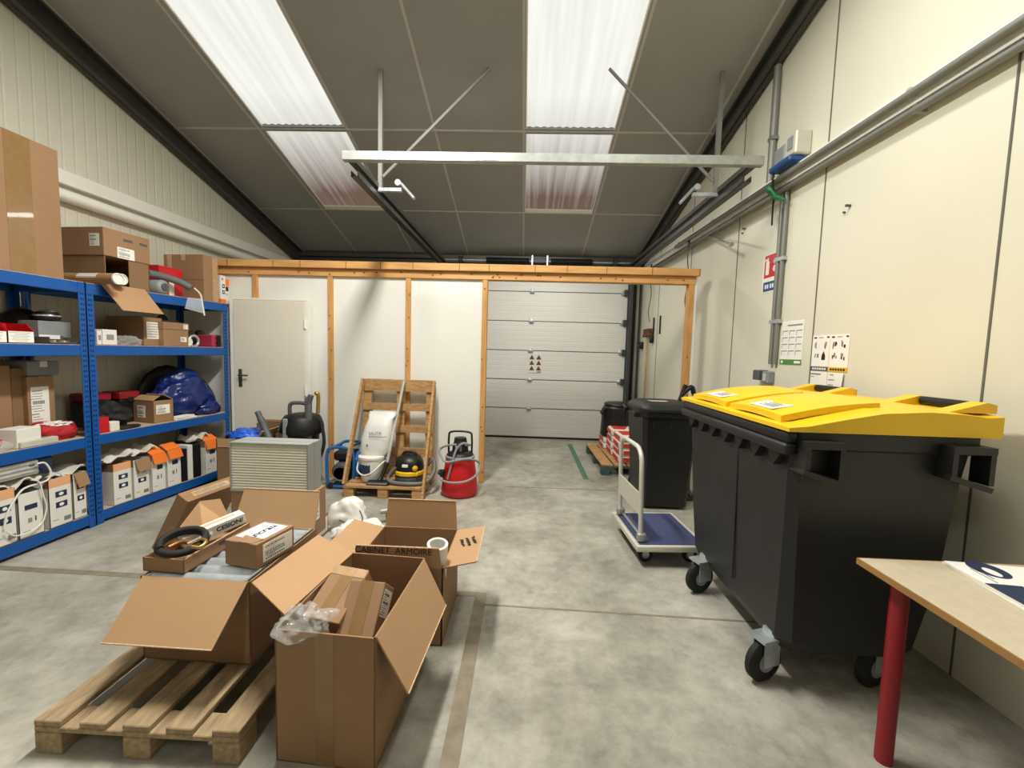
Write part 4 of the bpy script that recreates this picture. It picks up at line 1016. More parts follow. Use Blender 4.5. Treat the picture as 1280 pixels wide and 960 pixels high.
# A-frame rack knocked up from two pallets
a, c = atz(428, 622, 0), atz(526, 626, 0)
px0, px1, py0 = a.x, c.x, 4.04
W = px1-px0
t = thing('pallet_rack', 'wooden rack of two pallets leaning on the partition, one flat and one upright', 'rack', ((px0+px1)/2, py0, 0))
def plank(name, p, q, w, th, up=(0, 0, 1), m='pallet_wood'):
    p, q, up = Vector(p), Vector(q), Vector(up); d = (q-p).normalized(); n = (up-d*up.dot(d)).normalized(); s = d.cross(n)
    vs = [e+s*(i*w/2)+n*(j*th/2) for e in (p, q) for i in (-1, 1) for j in (-1, 1)]
    o = MB().add(vs, [[0, 1, 3, 2], [4, 6, 7, 5], [0, 4, 5, 1], [2, 3, 7, 6], [0, 2, 6, 4], [1, 5, 7, 3]]).build(name, m, t); return o
for i, x in enumerate((-W/2+.05, 0, W/2-.05)):
    for y in (.05, .3, .53): MB().box((x, y, .05), (.1, .09, .1), 0, .004).build('block', 'pallet_wood', t)
for y in (.045, .165, .285, .405, .525): plank('deck_board', (-W/2, y, .111), (W/2, y, .111), .095, .022)
lean = lambda z: .475 + .055*(z-.125)
for x in (-W/2+.045, .02, W/2-.045): plank('stringer', (x, lean(.125)+.035, .125), (x, lean(1.15)+.035, 1.15), .09, .05, (0, 1, 0))
for z, w in ((1.10, .13), (.86, .075), (.62, .075), (.36, .1), (.18, .1)): plank('slat', (-W/2+.005, lean(z)-.004, z), (W/2-.005, lean(z)-.004, z), w, .022, (0, -1, 0))
plank('brace', (-W/2+.0, .03, .125), (-W/2+.02, .47, 1.16), .024, .075, (0, 1, 0)); plank('brace', (W/2+.014, -.0, .01), (W/2+.014, .47, 1.16), .024, .06, (0, 1, 0))
ZD = .1235
# white bucket and sack
bc = atz(466, 599, ZD); bc.y = max(bc.y, py0+.17)
t = thing('bucket', 'white plastic bucket with a bail handle under the white sack', 'bucket', (bc.x, py0+.20, ZD))
MB().lathe([(.0, .0), (.1, 0), (.105, .01), (.125, .24), (.135, .24), (.137, .262), (.128, .27), (0, .27)], 28).build('pail', 'white_plastic', t)
MB().tube(spl([(-.137, 0, .21), (-.12, -.09, .13), (-.04, -.14, .09), (.05, -.145, .12), (.12, -.09, .19), (.137, 0, .21)], 6), .008, 8).build('bail_handle', 'white_plastic', t)
l_ = MB()
l_.add([(.121*math.sin(a_)*1.0, -.121*math.cos(a_)*1.0, z) for z in (.09, .19) for a_ in (-1.0, -.7, -.4, -.1, .2)], [[i, i+1, i+6, i+5] for i in range(4)]).build('label', 'ink_navy', t)
sk = thing('sack', 'plump white sack with a tied top standing on the white bucket', 'sack', (bc.x+.02, py0+.22, ZD+.271))
rings = []
for (z, rx, ry, ox) in ((0, .135, .09, 0), (.04, .155, .11, .0), (.16, .155, .12, .015), (.28, .15, .11, .03), (.37, .13, .085, .045), (.40, .15, .035, .05), (.44, .145, .022, .055)):
    rings.append([(ox+rx*math.copysign(abs(math.cos(a_))**.6, math.cos(a_)), .02+z*.18+ry*math.copysign(abs(math.sin(a_))**.7, math.sin(a_))+.006*noise.noise(Vector((math.cos(a_)*3, math.sin(a_)*3, z*9))), z) for a_ in [2*math.pi*i/28 for i in range(28)]])
MB().loft(rings, 0, True).build('body', 'sack_white', sk)
text('SALITA', .042, axes((.03, -.072, .235), (1, 0, .04), (0, .25, 1)), sk, 'grey_dark')
q = MB(); 
for i in range(9): q.box((-.055+i*.021, -.0005, 0), (.014, .002, .008))
q.build('print', 'grey_dark', sk, X=T(.03, -.077, .20)); MB().prism([(-.012, 0), (.012, 0), (0, .03)], -.001, .001, 'y').build('print', 'grey_dark', sk, X=T(-.045, -.092, .10))
# vacuum cleaner
vc = atz(514, 598, ZD)
t = thing('vacuum_cleaner', 'black and yellow round vacuum cleaner with its hose on the flat pallet', 'vacuum cleaner', (vc.x, py0+.24, ZD))
MB().lathe([(.13, .0), (.145, .012), (.15, .055), (.14, .075)], 28).build('base', 'grey_dark', t)
MB().lathe([(.14, .0755), (.158, .085), (.158, .115), (.145, .125)], 28).box((.1, -.11, .1), (.04, .03, .05), 0, .008).build('yellow_band', 'vac_yellow', t)
MB().lathe([(.145, .1255), (.15, .14), (.14, .21), (.115, .255), (.07, .275), (0, .28)], 28).build('head', 'black_plastic', t)
MB().tube(spl([(-.08, 0, .255), (-.05, 0, .3), (.05, 0, .3), (.08, 0, .255)], 5), .014, 8).build('handle', 'black', t)
MB().box((-.01, -.142, .19), (.06, .012, .03), 0, .003).build('label', 'paper', t); MB().lathe([(.026, 0), (.03, .012), (.012, .022)], 14, X=T(.085, -.12, .165) @ RZ(35) @ RX(90)).build('knob', 'vac_yellow', t)
P_ = [(-.12, -.1, .16), (-.19, -.12, .06), (-.13, -.18, .03), (.05, -.2, .025), (.2, -.14, .03), (.27, -.05, .12), (.24, .05, .22), (.18, .02, .16)]
q = spl(P_, 12); MB().tube(q, [.019+.0022*(i % 2) for i in range(len(q))], 10).build('hose', 'hose_grey', t)
for (x, y) in ((-.1, -.08), (.1, -.08)): MB().lathe([(.02, -.01), (.022, 0), (.02, .01)], 10, X=T(x, y, .022) @ RY(90)).build('castor', 'rubber', t)
# chrome wand with floor head
h0 = atz(478, 601, ZD); tp = aty(505, 476, 4.52); lo = aty(484, 578, py0+.16)
t = thing('vacuum_wand', 'long chrome vacuum wand with a black floor head, propped on the upright pallet', 'wand', (h0.x, py0+.065, ZD))
o0 = Vector((h0.x, py0+.065, ZD))
MB().tube([lo-o0, tp-o0], .0165, 12).build('tube', 'chrome', t)
MB().box((0, 0, .018), (.23, .09, .034), 0, .01).box((.0, -.046, .02), (.2, .003, .012), 1).build('floor_head', ['black', 'grey_plastic'], t)
MB().tube(spl([(.0, .01, .035), (.02, .04, .07), lo-o0], 5), .02, 10).build('swivel_neck', 'black', t)
# red tank vacuum
rt_ = atz(571, 624, 0)
t = thing('tank_vacuum', 'red canister vacuum with a black head and coiled pale hose beside the timber post', 'vacuum cleaner', (rt_.x, rt_.y+.17, 0))
MB().lathe([(.165, .0), (.185, .015), (.19, .05), (.175, .2), (.15, .37), (.145, .385)], 30).build('tank', 'red', t)
MB().lathe([(.146, .385), (.155, .395), (.155, .41), (.14, .418)], 30).build('rim', 'grey_plastic', t)
MB().lathe([(.14, .418), (.13, .44), (.1, .45), (.085, .46), (.08, .53), (.07, .54), (.065, .58), (.06, .6), (0, .605)], 24).build('motor_head', 'black', t)
for x in (-.03, .015): MB().box((x, -.082, .5), (.022, .012, .06), 0, .004).build('vent', 'grey_plastic', t)
MB().tube(spl([(-.12, 0, .42), (-.12, -.01, .6), (-.09, -.01, .66), (.09, -.01, .66), (.12, -.01, .6), (.12, 0, .42)], 6), .011, 8).build('handle', 'black', t)
P_ = [(-.1, -.16, .2), (-.05, -.15, .4), (-.02, -.12, .5), (.04, -.1, .56), (.1, -.04, .53), (-.1, -.06, .53), (-.21, -.02, .47), (-.17, -.12, .41), (-.1, -.17, .38), (.1, -.17, .42), (.21, -.06, .35), (.2, -.13, .26), (.1, -.2, .2), (-.06, -.22, .185), (-.18, -.15, .2), (-.2, -.08, .27)]
MB().tube(spl(P_, 8), .0115, 10).build('hose', 'grey_plastic', t)
MB().lathe([(.03, -.03), (.035, 0), (.02, .04)], 12, X=T(-.18, -.1, .25) @ RX(60)).box((-.16, -.13, .25), (.04, .04, .08), 0, .01).build('valve', 'black', t)

# ================================================================ FOREGROUND PALLET AND BOXES
t = thing('pallet', 'wooden pallet under the open carton at the lower left', 'pallet', (-1.36, 1.95, 0))
for x in (-.33, -.16, .0, .16, .33):
    MB().b2((x-.05, -.6, .105), (x+.05, .6, .128), 0, .003).build('deck_board', 'pallet_grey', t)
for y in (-.55, 0, .55):
    MB().b2((-.38, y-.05, .083), (.38, y+.05, .104), 0, .003).build('stringer_board', 'pallet_grey', t)
    for x in (-.33, 0, .33): MB().box((x, y, .0415), (.1, .1, .082), 0, .003).build('block', 'pallet_grey', t)
ZP = .13
n1 = atz(307, 837, ZP)
AX0, AX1, AY0, AY1, AH = -1.62, -1.135, 1.66, 2.20, .37
t = carton('open_carton', 'large open carton on the pallet with a galvanised tray and its front flap hanging', (AX1-AX0, AY1-AY0, AH), ((AX0+AX1)/2, (AY0+AY1)/2, ZP), R(-1), flaps={'-y': (131, .25), '+y': (25, .2)}, t=.006, mt='kraft')
ac_ = Vector(((AX0+AX1)/2, (AY0+AY1)/2, ZP))
MB().slab([p-ac_ for p in [Vector(q) for q in ((-1.632, 2.02, .5), (-1.632, 2.22, .5), (-1.72, 2.25, .625), (-1.80, 2.2, .625), (-1.83, 2.10, .52))]], .006).build('flap', 'kraft_in', t)
MB().box((0, 0, .0007), (.16, .2, .0014)).build('packing_tape', 'tape_clear', t, X=face('+x', (AX1-AX0, AY1-AY0, AH)) @ T(.02, -.05, 0))
# galvanised ribbed tray lying in the carton mouth
b = MB(); x0, x1 = -.225, .225; yA, yB = -.265, .265; n = 128
g = [(x, yA+(yB-yA)*i/n, .022*abs(math.sin(math.pi*i/n*8))) for i in range(n+1) for x in (x0, x1)]
b.add(g, [[2*i, 2*i+1, 2*i+3, 2*i+2] for i in range(n)], 0, True)
b.add([(p[0], p[1], p[2]-.003) for p in g], [[2*i, 2*i+2, 2*i+3, 2*i+1] for i in range(n)], 0, True)
t = thing('metal_tray', 'galvanised ribbed metal tray lying in the mouth of the open carton', 'tray', ((AX0+AX1)/2, (AY0+AY1)/2, ZP+AH-.018), R(-1))
b.build('ribbed_sheet', 'galv_tray', t)
r_ = MB()
for s in (-1, 1): r_.b2((s*x1, yA, -.03), (s*(x1-.012), yB, .02)); r_.b2((x0, s*yB, -.03), (x1, s*(yB-.004), .016))
r_.build('rim', 'steel', t); ZM = ZP+AH-.018+.0225
MB().b2((x0+.02, yA+.02, -.32), (x1-.02, yB-.02, -.03)).build('body', 'steel', t)
# shallow carton tray with hose coil and long white box
sA, sB = atz(180, 713, ZM), atz(228, 719, ZM)
cwx = sB.x-sA.x
tcx, tcy, trz = (sA.x+sB.x)/2+.012, 1.69+.2, R(-3)
t = carton('shallow_carton', 'long shallow open carton on the metal tray holding the black hose ring', (cwx, .40, .062), (tcx, tcy, ZM+.0015), trz, flaps={'+x': (0, .004)}, t=.004)
text('VERRIN', .024, face('+x', (cwx, .4, .062)) @ T(.03, .01, .001), t, 'ink_navy')
cc = Vector((tcx-.005, tcy-.10, ZM+.092))
t = thing('hose_ring', 'black rubber hose ring lying in the shallow carton with metal parts inside it', 'hose', cc)
Xr = RX(9) @ RY(6)
MB().tube([Xr @ Vector((.084*math.cos(a_), .088*math.sin(a_), 0)) for a_ in [2*math.pi*i/40 for i in range(40)]], .0165, 12, closed=True).build('ring', 'rubber', t)
MB().tube([Xr @ Vector((.082*math.cos(a_), .086*math.sin(a_), .012)) for a_ in [2*math.pi*i/40 for i in range(28)]], .0135, 12).build('ring', 'rubber', t)
tag(MB().tube(spl([(-.05, -.02, .01), (-.02, .02, .02), (.03, .02, .012), (.05, -.01, .01)], 5), .012, 10).lathe([(.018, -.02), (.02, 0), (.018, .02)], 12, X=T(.05, 0, .01) @ RY(80)).build('metal_elbow', 'copper', loc=cc+Vector((0, 0, -.03))), 'copper coloured elbow pipe lying inside the black hose ring', 'fitting')
for k, (dx, dy, m, lab) in enumerate(((.088, -.02, 'brass', 'brass hook fitting on the near side of the hose ring'), (.045, .03, 'chrome', 'shiny metal sleeve inside the right half of the hose ring'))):
    q = MB().tube(spl([(-.03, 0, 0), (.0, .02, .012), (.035, .0, .01), (.03, -.03, .0), (0, -.035, .004)], 5), .008, 8) if k == 0 else MB().tube([(-.03, -.02, .0), (.02, .04, .02)], .014, 12).lathe([(.018, 0), (.018, .012)], 12, X=T(.02, .04, .02))
    tag(q.build('metal_fitting', m, loc=cc+Vector((dx, dy, (.004, -.02)[k]))), lab, 'fitting')
wb = Vector((tcx+.0, tcy+.085, ZM+.05))
t = thing('long_white_box', 'long white box with handwriting resting tilted on the shallow carton', 'box', X=T(*wb) @ RZ(58) @ RX(4) @ RY(-9))
MB().box((0, 0, .028), (.27, .062, .055), 0, .002).build('body', 'white_card', t)
text('CESION/', .032, face('-y', (.27, .062, .056)) @ T(.062, -.0, .0008), t, 'ink', bold=.0008)
MB().box((0, .004, .0562), (.2, .018, .001)).build('print', 'peach', t)
# labelled carton
k0, k1, k2 = atz(321, 713, ZM), atz(296, 699, ZM), atz(368, 685, ZM)
e1, e2 = (k2-k0), (k1-k0)
ln, wd = e1.length, max(e2.length, .11)
rz = math.atan2(e1.y, e1.x)
ctr = k0 + e1.normalized()*ln/2 + Vector((-math.sin(rz), math.cos(rz), 0))*wd/2
hh = .115
t = carton('labelled_carton', 'small kraft carton with a white handwritten label on top, on the metal tray', (ln, wd, hh), (ctr.x, ctr.y, ZM+.002), rz, tape=None)
paper_label(t, face('-y', (ln, wd, hh)) @ T(.01, 0, .0), ln*.78, hh*.72, 3)
MB().box((0, 0, .0008), (ln*.72, wd*.8, .0016)).build('label', 'paper', t, X=face('top', (ln, wd, hh)) @ T(.01, .0, 0))
text('Ancrau', .056, face('top', (ln, wd, hh)) @ T(-.004, -.006, .0022), t, 'ink_navy', bold=.0012)
q = MB()
for i in range(3): q.box((-.045, .042-i*.009, .002), (.04-.008*i, .003, .0006))
q.build('print', 'ink_grey', t, X=face('top', (ln, wd, hh)))
MB().slab([(-ln/2+.002, -wd*.35, hh+.001), (-ln/2+.05, -wd*.45, hh+.004), (-ln/2+.045, wd*.1, hh+.012), (-ln/2-.004, wd*.05, hh+.004)], .003).build('torn_flap', 'kraft', t)

# cartons and air filters behind
E0, E1 = atz(409, 662, 0), atz(401, 682, 0)
DX0, DX1 = -1.99, -1.445
t = carton('flat_carton', 'low carton with a white end label on the floor below the filter carton', (.52, .52, .17), (-1.83, 2.99, 0), R(0), labels=[('+x', .14, 0, .2, .12, 'lines')])
t = carton('filter_carton', 'open brown carton carrying the two air filters', (DX1-DX0+.02, .2, .325), ((DX0+DX1)/2, 2.83, .1725), 0, mt='kraft', tape=None, labels=[('+x', -.04, .05, .09, .19, 'lines')])
MB().slab([(-.04, -.101, .318), (.04, -.101, .318), (.02, -.16, .22), (-.07, -.16, .22)], .004).build('flap', 'kraft_in', t)
ZFL = .1725+.325+.002
for k, (y, lab) in enumerate(((2.77, 'front air filter of the pair, its pale pleated face turned to the camera'), (2.862, 'back air filter of the pair, only its grey metal frame in view'))):
    t = thing('air_filter', lab, 'filter', ((DX0+DX1)/2-.01, y, ZFL), 0, 'air filters'); w, d, h = DX1-DX0, .088, .34
    b = MB().b2((-w/2, -d/2, 0), (w/2, d/2, .012)).b2((-w/2, -d/2, h-.012), (w/2, d/2, h))
    for s in (-1, 1): b.b2((s*w/2, -d/2, .012), (s*(w/2-.010), d/2, h-.012))
    b.build('frame', 'filter_frame', t)
    n = 17; prof = []
    p = MB()
    for i in range(n):
        z0 = .013+(h-.026)*i/n; z1 = .013+(h-.026)*(i+1)/n; zm = (z0+z1)/2
        p.add([(-w/2+.0105, -d/2+.008, z0), (w/2-.0105, -d/2+.008, z0), (w/2-.0105, -d/2+.0056, zm), (-w/2+.0105, -d/2+.0056, zm), (w/2-.0105, -d/2+.008, z1), (-w/2+.0105, -d/2+.008, z1)], [[0, 1, 2, 3], [3, 2, 4, 5]])
    p.b2((-w/2+.0105, -d/2+.0082, .0125), (w/2-.0105, d/2-.008, h-.0125)); p.build('pleats', 'filter_cream', t)
# long flat carton leaning on its edge at the left
fa, fb = atz(240, 614, .44), atz(283, 592, .44)
t = thing('flat_carton', 'long flat carton leaning against the left side of the filter carton', 'box', X=T(-2.575, 2.98, .05) @ RZ(-9) @ RY(30))
MB().box((.05, 0, .24), (.1, .44, .48), 0, .003).box((.05, 0, .4803), (.002, .438, .0006), 1).build('body', ['kraft', 'kraft_dark'], t)
MB().box((.05, 0, .4806), (.05, .3, .0012)).build('packing_tape', 'tape_clear', t); q = MB()
for i in range(10): q.box((.05, -.12+i*.025, .4815), (.02, .014, .001))
q.build('print', 'ink_grey', t)

# right hand open box B
BX0, BX1, BY0, BY1, BH = -.845, -.475, 1.365, 1.94, .5
bd = (BX1-BX0, BY1-BY0, BH)
t = carton('open_carton', 'open carton at the front with two taped parcels in it and a wide side flap', bd, ((BX0+BX1)/2, (BY0+BY1)/2, 0), R(-3.5), flaps={'+x': (152, .24)}, t=.006)
MB().slab([RZ(3.5) @ (Vector(p)-Vector(((BX0+BX1)/2, (BY0+BY1)/2, 0))) for p in ((-.868, 1.45, .5), (-.815, 1.93, .5), (-1.05, 2.06, .525), (-1.10, 1.61, .522))], -.006).build('flap', 'kraft_in', t)
MB().box((0, 0, .0007), (.07, BH*.99, .0014)).build('packing_tape', 'tape', t, X=face('-y', bd))
bc_ = Vector(((BX0+BX1)/2, (BY0+BY1)/2, 0))
for k, (dx, dy, z, rz, rx, ry, d, lab) in enumerate(((-.745, 1.612, .50, 12, -63, 0, (.165, .13, .23), 'left taped parcel standing tilted in the front open carton'), (-.62, 1.55, .478, 3, -40, 0, (.145, .13, .2), 'right taped parcel with a white side label in the front open carton'))):
    t = carton('parcel', lab, d, X=T(dx, dy, z) @ RZ(-rz) @ RX(rx) @ T(0, d[1]/2, -d[2]/2), group='taped parcels', tape='y', mt='kraft')
    MB().box((0, 0, .0007), (.055, d[2]*.98, .0014)).build('packing_tape', 'tape', t, X=face('-y', d))
    if k == 0: MB().box((0, d[2]*.42, .0009), (d[0]*.98, .04, .0014)).build('clear_tape', 'tape_clear', t, X=face('-y', d))
    else: paper_label(t, face('+x', d) @ T(.0, .03, .0), .1, .1, 4)
t = tag(MB().blob((0, 0, 0), (.085, .06, .06), .55, 1.5, 3, 5).build('plastic_bag', 'clear_bag', loc=(BX0+.085, BY0+.03, BH+.015)), 'crumpled clear plastic bag over the near edge of the front open carton', 'bag')
# box C behind
CX0, CX1, CY0, CY1, CH = -.845, -.385, 2.0, 2.47, .41
cd = (CX1-CX0, CY1-CY0, CH)
t = carton('open_carton', 'open carton behind the front one, with an upright back flap and a roll', cd, ((CX0+CX1)/2, (CY0+CY1)/2, 0), 0, flaps={'+y': (6, .17), '+x': (78, .17), '-x': (75, .18), '-y': (0, .105)}, t=.006)
text('CABINET  ARMOIRE', .044, T(-.02, -cd[1]/2-.0075, CH+.085) @ RX(90), t, 'ink')
flap_x = cd[0]/2
scribble(.12, .1, 3, 5, T(flap_x+.09, .03, CH+.022) @ RY(-12) @ RZ(-75), t, 'ink', th=.0035)
t = thing('paper_roll', 'hollow pale cardboard roll standing tilted in the carton behind', 'roll', X=T(-.452, 2.12, .13) @ RX(10) @ RY(4))
MB().lathe([(.038, 0), (.054, .0), (.054, .39), (.046, .394), (.040, .39), (.038, 0)], 26).build('roll', 'white_card', t)
# white plastic bag and tools on the floor
t = thing('plastic_bag', 'white plastic bag crumpled on the floor behind the open cartons', 'bag', (-1.36, 3.22, 0))
MB().blob((-.07, .08, .11), (.16, .08, .17), .3, 1.3, 14, 5, floor=.003).build('bag', 'white_plastic', t)
MB().blob((.12, -.10, .06), (.22, .13, .09), .35, 1.5, 17, 5, floor=.003).build('bag', 'white_plastic', t)
MB().tube(spl([(.06, .0, .2), (.1, -.05, .14), (.02, -.1, .13), (-.08, -.06, .14)], 5), .006, 6).build('drawstring', 'grey_dark', t)
gp = atz(495, 652, 0)
t = thing('spray_gun', 'grey metal gun shaped tool on the floor beside the white bag', 'tool', (gp.x, gp.y, 0), R(20))
MB().tube([(-.13, 0, .1), (.15, .02, .12)], .022, 10).build('barrel', 'steel', t); MB().box((-.06, 0, .05), (.05, .04, .1), 0, .008).build('grip', 'grey_dark', t)
MB().box((.02, 0, .03), (.12, .1, .06), 0, .01).build('base', 'grey_dark', t)
sp = atz(507, 646, 0)
t = thing('metal_coil', 'tangle of grey metal wire and clips on the floor behind the carton', 'wire', (sp.x+.05, sp.y+.02, 0)); rd = random.Random(3)
q = MB()
for i in range(7): q.tube([(.05*math.cos(a_)*rd.uniform(.7, 1.2)+.0, .05*math.sin(a_), .05+.05*math.sin(a_+i)) for a_ in [2*math.pi*j/16 for j in range(16)]], .006, 6, closed=True)
q.box((0, 0, .006), (.1, .08, .012)); q.build('coil', 'galv', t)
mp_ = atz(452, 685, 0)
tag(MB().box((0, 0, .006), (.34, .26, .012), 0, .003).build('metal_plate', 'grey_plastic', loc=(-1.22, 2.88, .0)), 'flat grey plate lying on the floor in front of the white bag', 'plate')

# ================================================================ RIGHT SIDE
# pallet of red and white bags
t = thing('pallet', 'green edged pallet under the red and white bags near the garage door', 'pallet', (1.37, 5.75, 0), R(1))
for i in range(5): MB().b2((-.40+i*.165, -.6, .118), (-.40+i*.165+.14, .6, .14), 0, .003).build('deck_board', 'pallet_wood', t)
for y in (-.55, 0, .55):
    MB().b2((-.40, y-.05, .096), (.40, y+.05, .117)).build('stringer_board', 'pallet_green', t)
    for x in (-.35, 0, .35): MB().box((x, y, .048), (.1, .1, .095), 0, .003).build('block', 'pallet_green', t)
def bag(name, lab, loc, rz, d=(.46, .36, .088), group='red and white bags on the pallet'):
    t = thing(name, lab, 'bag', loc, rz, group); n = 20; rings = []
    for (z, k) in ((.0, .9), (.12, 1.), (.5, 1.02), (.88, 1.), (1., .9)):
        rings.append([(d[0]/2*k*math.copysign(abs(math.cos(a_))**.3, math.cos(a_)), d[1]/2*k*math.copysign(abs(math.sin(a_))**.3, math.sin(a_)), z*d[2]) for a_ in [2*math.pi*(i+.5)/24 for i in range(24)]])
    MB().loft(rings, 0, True).build('sack', 'bag_white', t)
    b = MB()
    b.slab([(-d[0]*.513, -d[1]*.40, d[2]*.22), (-d[0]*.513, -d[1]*.40, d[2]*.8), (-d[0]*.513, d[1]*.40, d[2]*.8), (-d[0]*.513, d[1]*.40, d[2]*.22)], .003)
    b.slab([(-d[0]*.42, -d[1]*.40, d[2]*1.005), (-d[0]*.1, -d[1]*.40, d[2]*1.005), (.05, d[1]*.40, d[2]*1.005), (-d[0]*.42, d[1]*.40, d[2]*1.005)], .002)
    b.slab([(-d[0]*.40, -d[1]*.513, d[2]*.22), (-d[0]*.40, -d[1]*.513, d[2]*.8), (-d[0]*.05, -d[1]*.513, d[2]*.8), (-d[0]*.12, -d[1]*.513, d[2]*.22)][::-1], .003)
    b.build('red_print', 'bag_red', t); return t
pos = ['lowest', 'second from the bottom', 'third from the bottom', 'topmost']
for k in range(4): bag('cement_bag', 'red and white bag, %s in the nearest stack on the pallet' % pos[k], (1.43+.006*(k % 2), 5.40, .1415+k*.0895), R(2*(k % 2)))
for k in range(4): bag('cement_bag', 'red and white bag, %s in the middle stack on the pallet' % pos[k], (1.42-.004*(k % 2), 5.79, .1415+k*.0895), R(-2*(k % 2)))
for k in range(2): bag('cement_bag', 'red and white bag, %s of the two under the black tub' % ('lower', 'upper')[k], (1.38, 6.17, .1415+k*.0895), 0)
# black tub upside down on the bags
cp = aty(766, 520, 6.16)
t = thing('black_tub', 'black ribbed plastic tub standing behind the red and white bags', 'tub', (1.37, 6.14, .1415+2*.0895+.002))
MB().lathe([(.23, 0), (.245, .01), (.235, .2), (.215, .40), (.22, .415), (.2, .44), (.18, .455)], 28).build('body', 'black_plastic', t)
MB().lathe([(.205, .4555), (.20, .475), (.17, .49), (0, .495)], 28).build('lid', 'bin_black', t)
for a_ in range(8): MB().box((.228, 0, .22), (.02, .03, .34), 0, .005).build('rib', 'black_plastic', t, X=RZ(a_*45+20))
MB().box((-.235, 0, .33), (.04, .12, .04), 0, .01).build('handle', 'black', t)
# wheelie bin
t = thing('wheelie_bin', 'black two wheeled bin with a white paper on its lid, beside the big container', 'bin', (1.40, 4.29, 0)); hw, hd = .27, .33
rg = []
for (z, kx, ky) in ((.03, .80, .76), (.1, .82, .79), (.80, .96, .96), (.92, .98, .98), (.925, 1.06, 1.05), (.975, 1.06, 1.05)):
    rg.append([(hw*kx*sx_, hd*ky*sy_, z) for sx_, sy_ in ((-1, -.86), (-.86, -1), (.86, -1), (1, -.86), (1, .86), (.86, 1), (-.86, 1), (-1, .86))])
MB().loft(rg).build('body', 'black_plastic', t)
rg = []
for (z, k) in ((.977, 1.1), (1.0, 1.1), (1.02, 1.02), (1.045, .82), (1.055, .5)): rg.append([(hw*k*math.copysign(abs(math.cos(a_))**.45, math.cos(a_)), hd*k*math.copysign(abs(math.sin(a_))**.45, math.sin(a_)), z) for a_ in [2*math.pi*i/32 for i in range(32)]])
MB().loft(rg, 0, True).build('lid', 'bin_black', t)
MB().box((-.07, -.13, 1.058), (.17, .13, .002)).build('paper_label', 'paper', t, X=RX(-3) @ T(0, 0, -.008))
for s in (-1, 1): MB().lathe([(.07, -.02), (.085, -.015), (.085, .015), (.07, .02)], 18, X=T(s*.20, .27, .085) @ RY(90)).build('wheel', 'rubber', t)
MB().tube([(-.33, .2, .93), (-.30, .2, .93), (-.30, .38, .95), (.30, .38, .95), (.30, .2, .93)], .018, 8).build('handle_bar', 'black_plastic', t)
for sx_ in (-1,): MB().box((-.30, -.18, .93), (.07, .09, .05), 0, .008).build('comb_lug', 'black_plastic', t)
for x in (-.16, .0, .16): MB().box((x, -hd*.93, .85), (.03, .04, .1), 0, .006).build('gusset', 'black_plastic', t)
# black equipment handle behind it
hp = aty(862, 490, 4.72); h2 = aty(847, 508, 4.72)
t = thing('sack_truck', 'black handle of a cart standing behind the two bins by the timber post', 'cart', (1.82, 4.5, 0))
o0 = Vector((1.82, 4.5, 0)); a1, a2, a3 = aty(857, 481, 4.5), aty(848, 505, 4.5), aty(864, 485, 4.5)
MB().tube([a1-o0, a2-o0], .022, 10).build('grip', 'black', t)
MB().tube(spl([(a1+a2)/2-o0, a3-o0+Vector((0, 0, .01)), a3-o0+Vector((.03, 0, -.06))], 5), .026, 10).build('bracket', 'black_plastic', t)
e_ = a3-o0+Vector((.03, 0, -.05))
MB().tube([e_, (e_.x, e_.y, .05)], .018, 8).tube([(e_.x, e_.y, .06), (e_.x, e_.y-.12, .02)], .018, 8).build('frame', 'dark_steel', t)
MB().box((e_.x, -.08, .011), (.2, .2, .02)).build('toe_plate', 'dark_steel', t)

# platform trolley
t = thing('platform_trolley', 'platform trolley with a blue deck and a pale folding handle', 'trolley', (.83, 2.88, 0), R(4)); ZT_ = .165; LX, LY = .50, .62
MB().b2((0, 0, ZT_-.05), (LX, LY, ZT_-.004), 0, .012, seg=2).build('platform', 'deck_blue', t)
b = MB()
for (a_, c_) in (((-.012, -.012), (LX+.012, .02)), ((-.012, LY-.02), (LX+.012, LY+.012)), ((-.012, .02), (.02, LY-.02)), ((LX-.02, .02), (LX+.012, LY-.02))): b.b2((a_[0], a_[1], ZT_-.045), (c_[0], c_[1], ZT_), 0, .008, seg=2)
b.build('edge_rail', 'white_metal', t)
MB().b2((.02, .02, ZT_-.004), (LX-.02, LY-.02, ZT_+.001)).build('deck_mat', 'deck_blue', t)
yA_, yB_ = .06, .56; zt = .84
P_ = [(.035, yA_, ZT_+.02), (.02, yA_, zt-.18)] + [(.018, yA_+.12-.12*math.cos(a_), zt-.12+.12*math.sin(a_)) for a_ in [i*math.pi/2/5 for i in range(1, 6)]] + [(.018, yB_-.12+.12*math.sin(a_), zt-.12+.12*math.cos(a_)) for a_ in [i*math.pi/2/5 for i in range(0, 5)]] + [(.02, yB_, zt-.18), (.035, yB_, ZT_+.02)]
MB().tube(P_, .0165, 12).build('handle', 'white_metal', t)
MB().b2((.014, yA_+.01, .36), (.024, yB_-.01, .52), 0, .003).build('handle_panel', 'white_metal', t)
for y in (yA_, yB_): MB().box((.04, y, ZT_+.035), (.07, .05, .07), 0, .02, seg=2).build('hinge_bracket', 'steel', t)
MB().tube([(.06, yA_, ZT_+.015), (.06, yB_, ZT_+.015)], .012, 8).build('pivot_bar', 'steel', t)
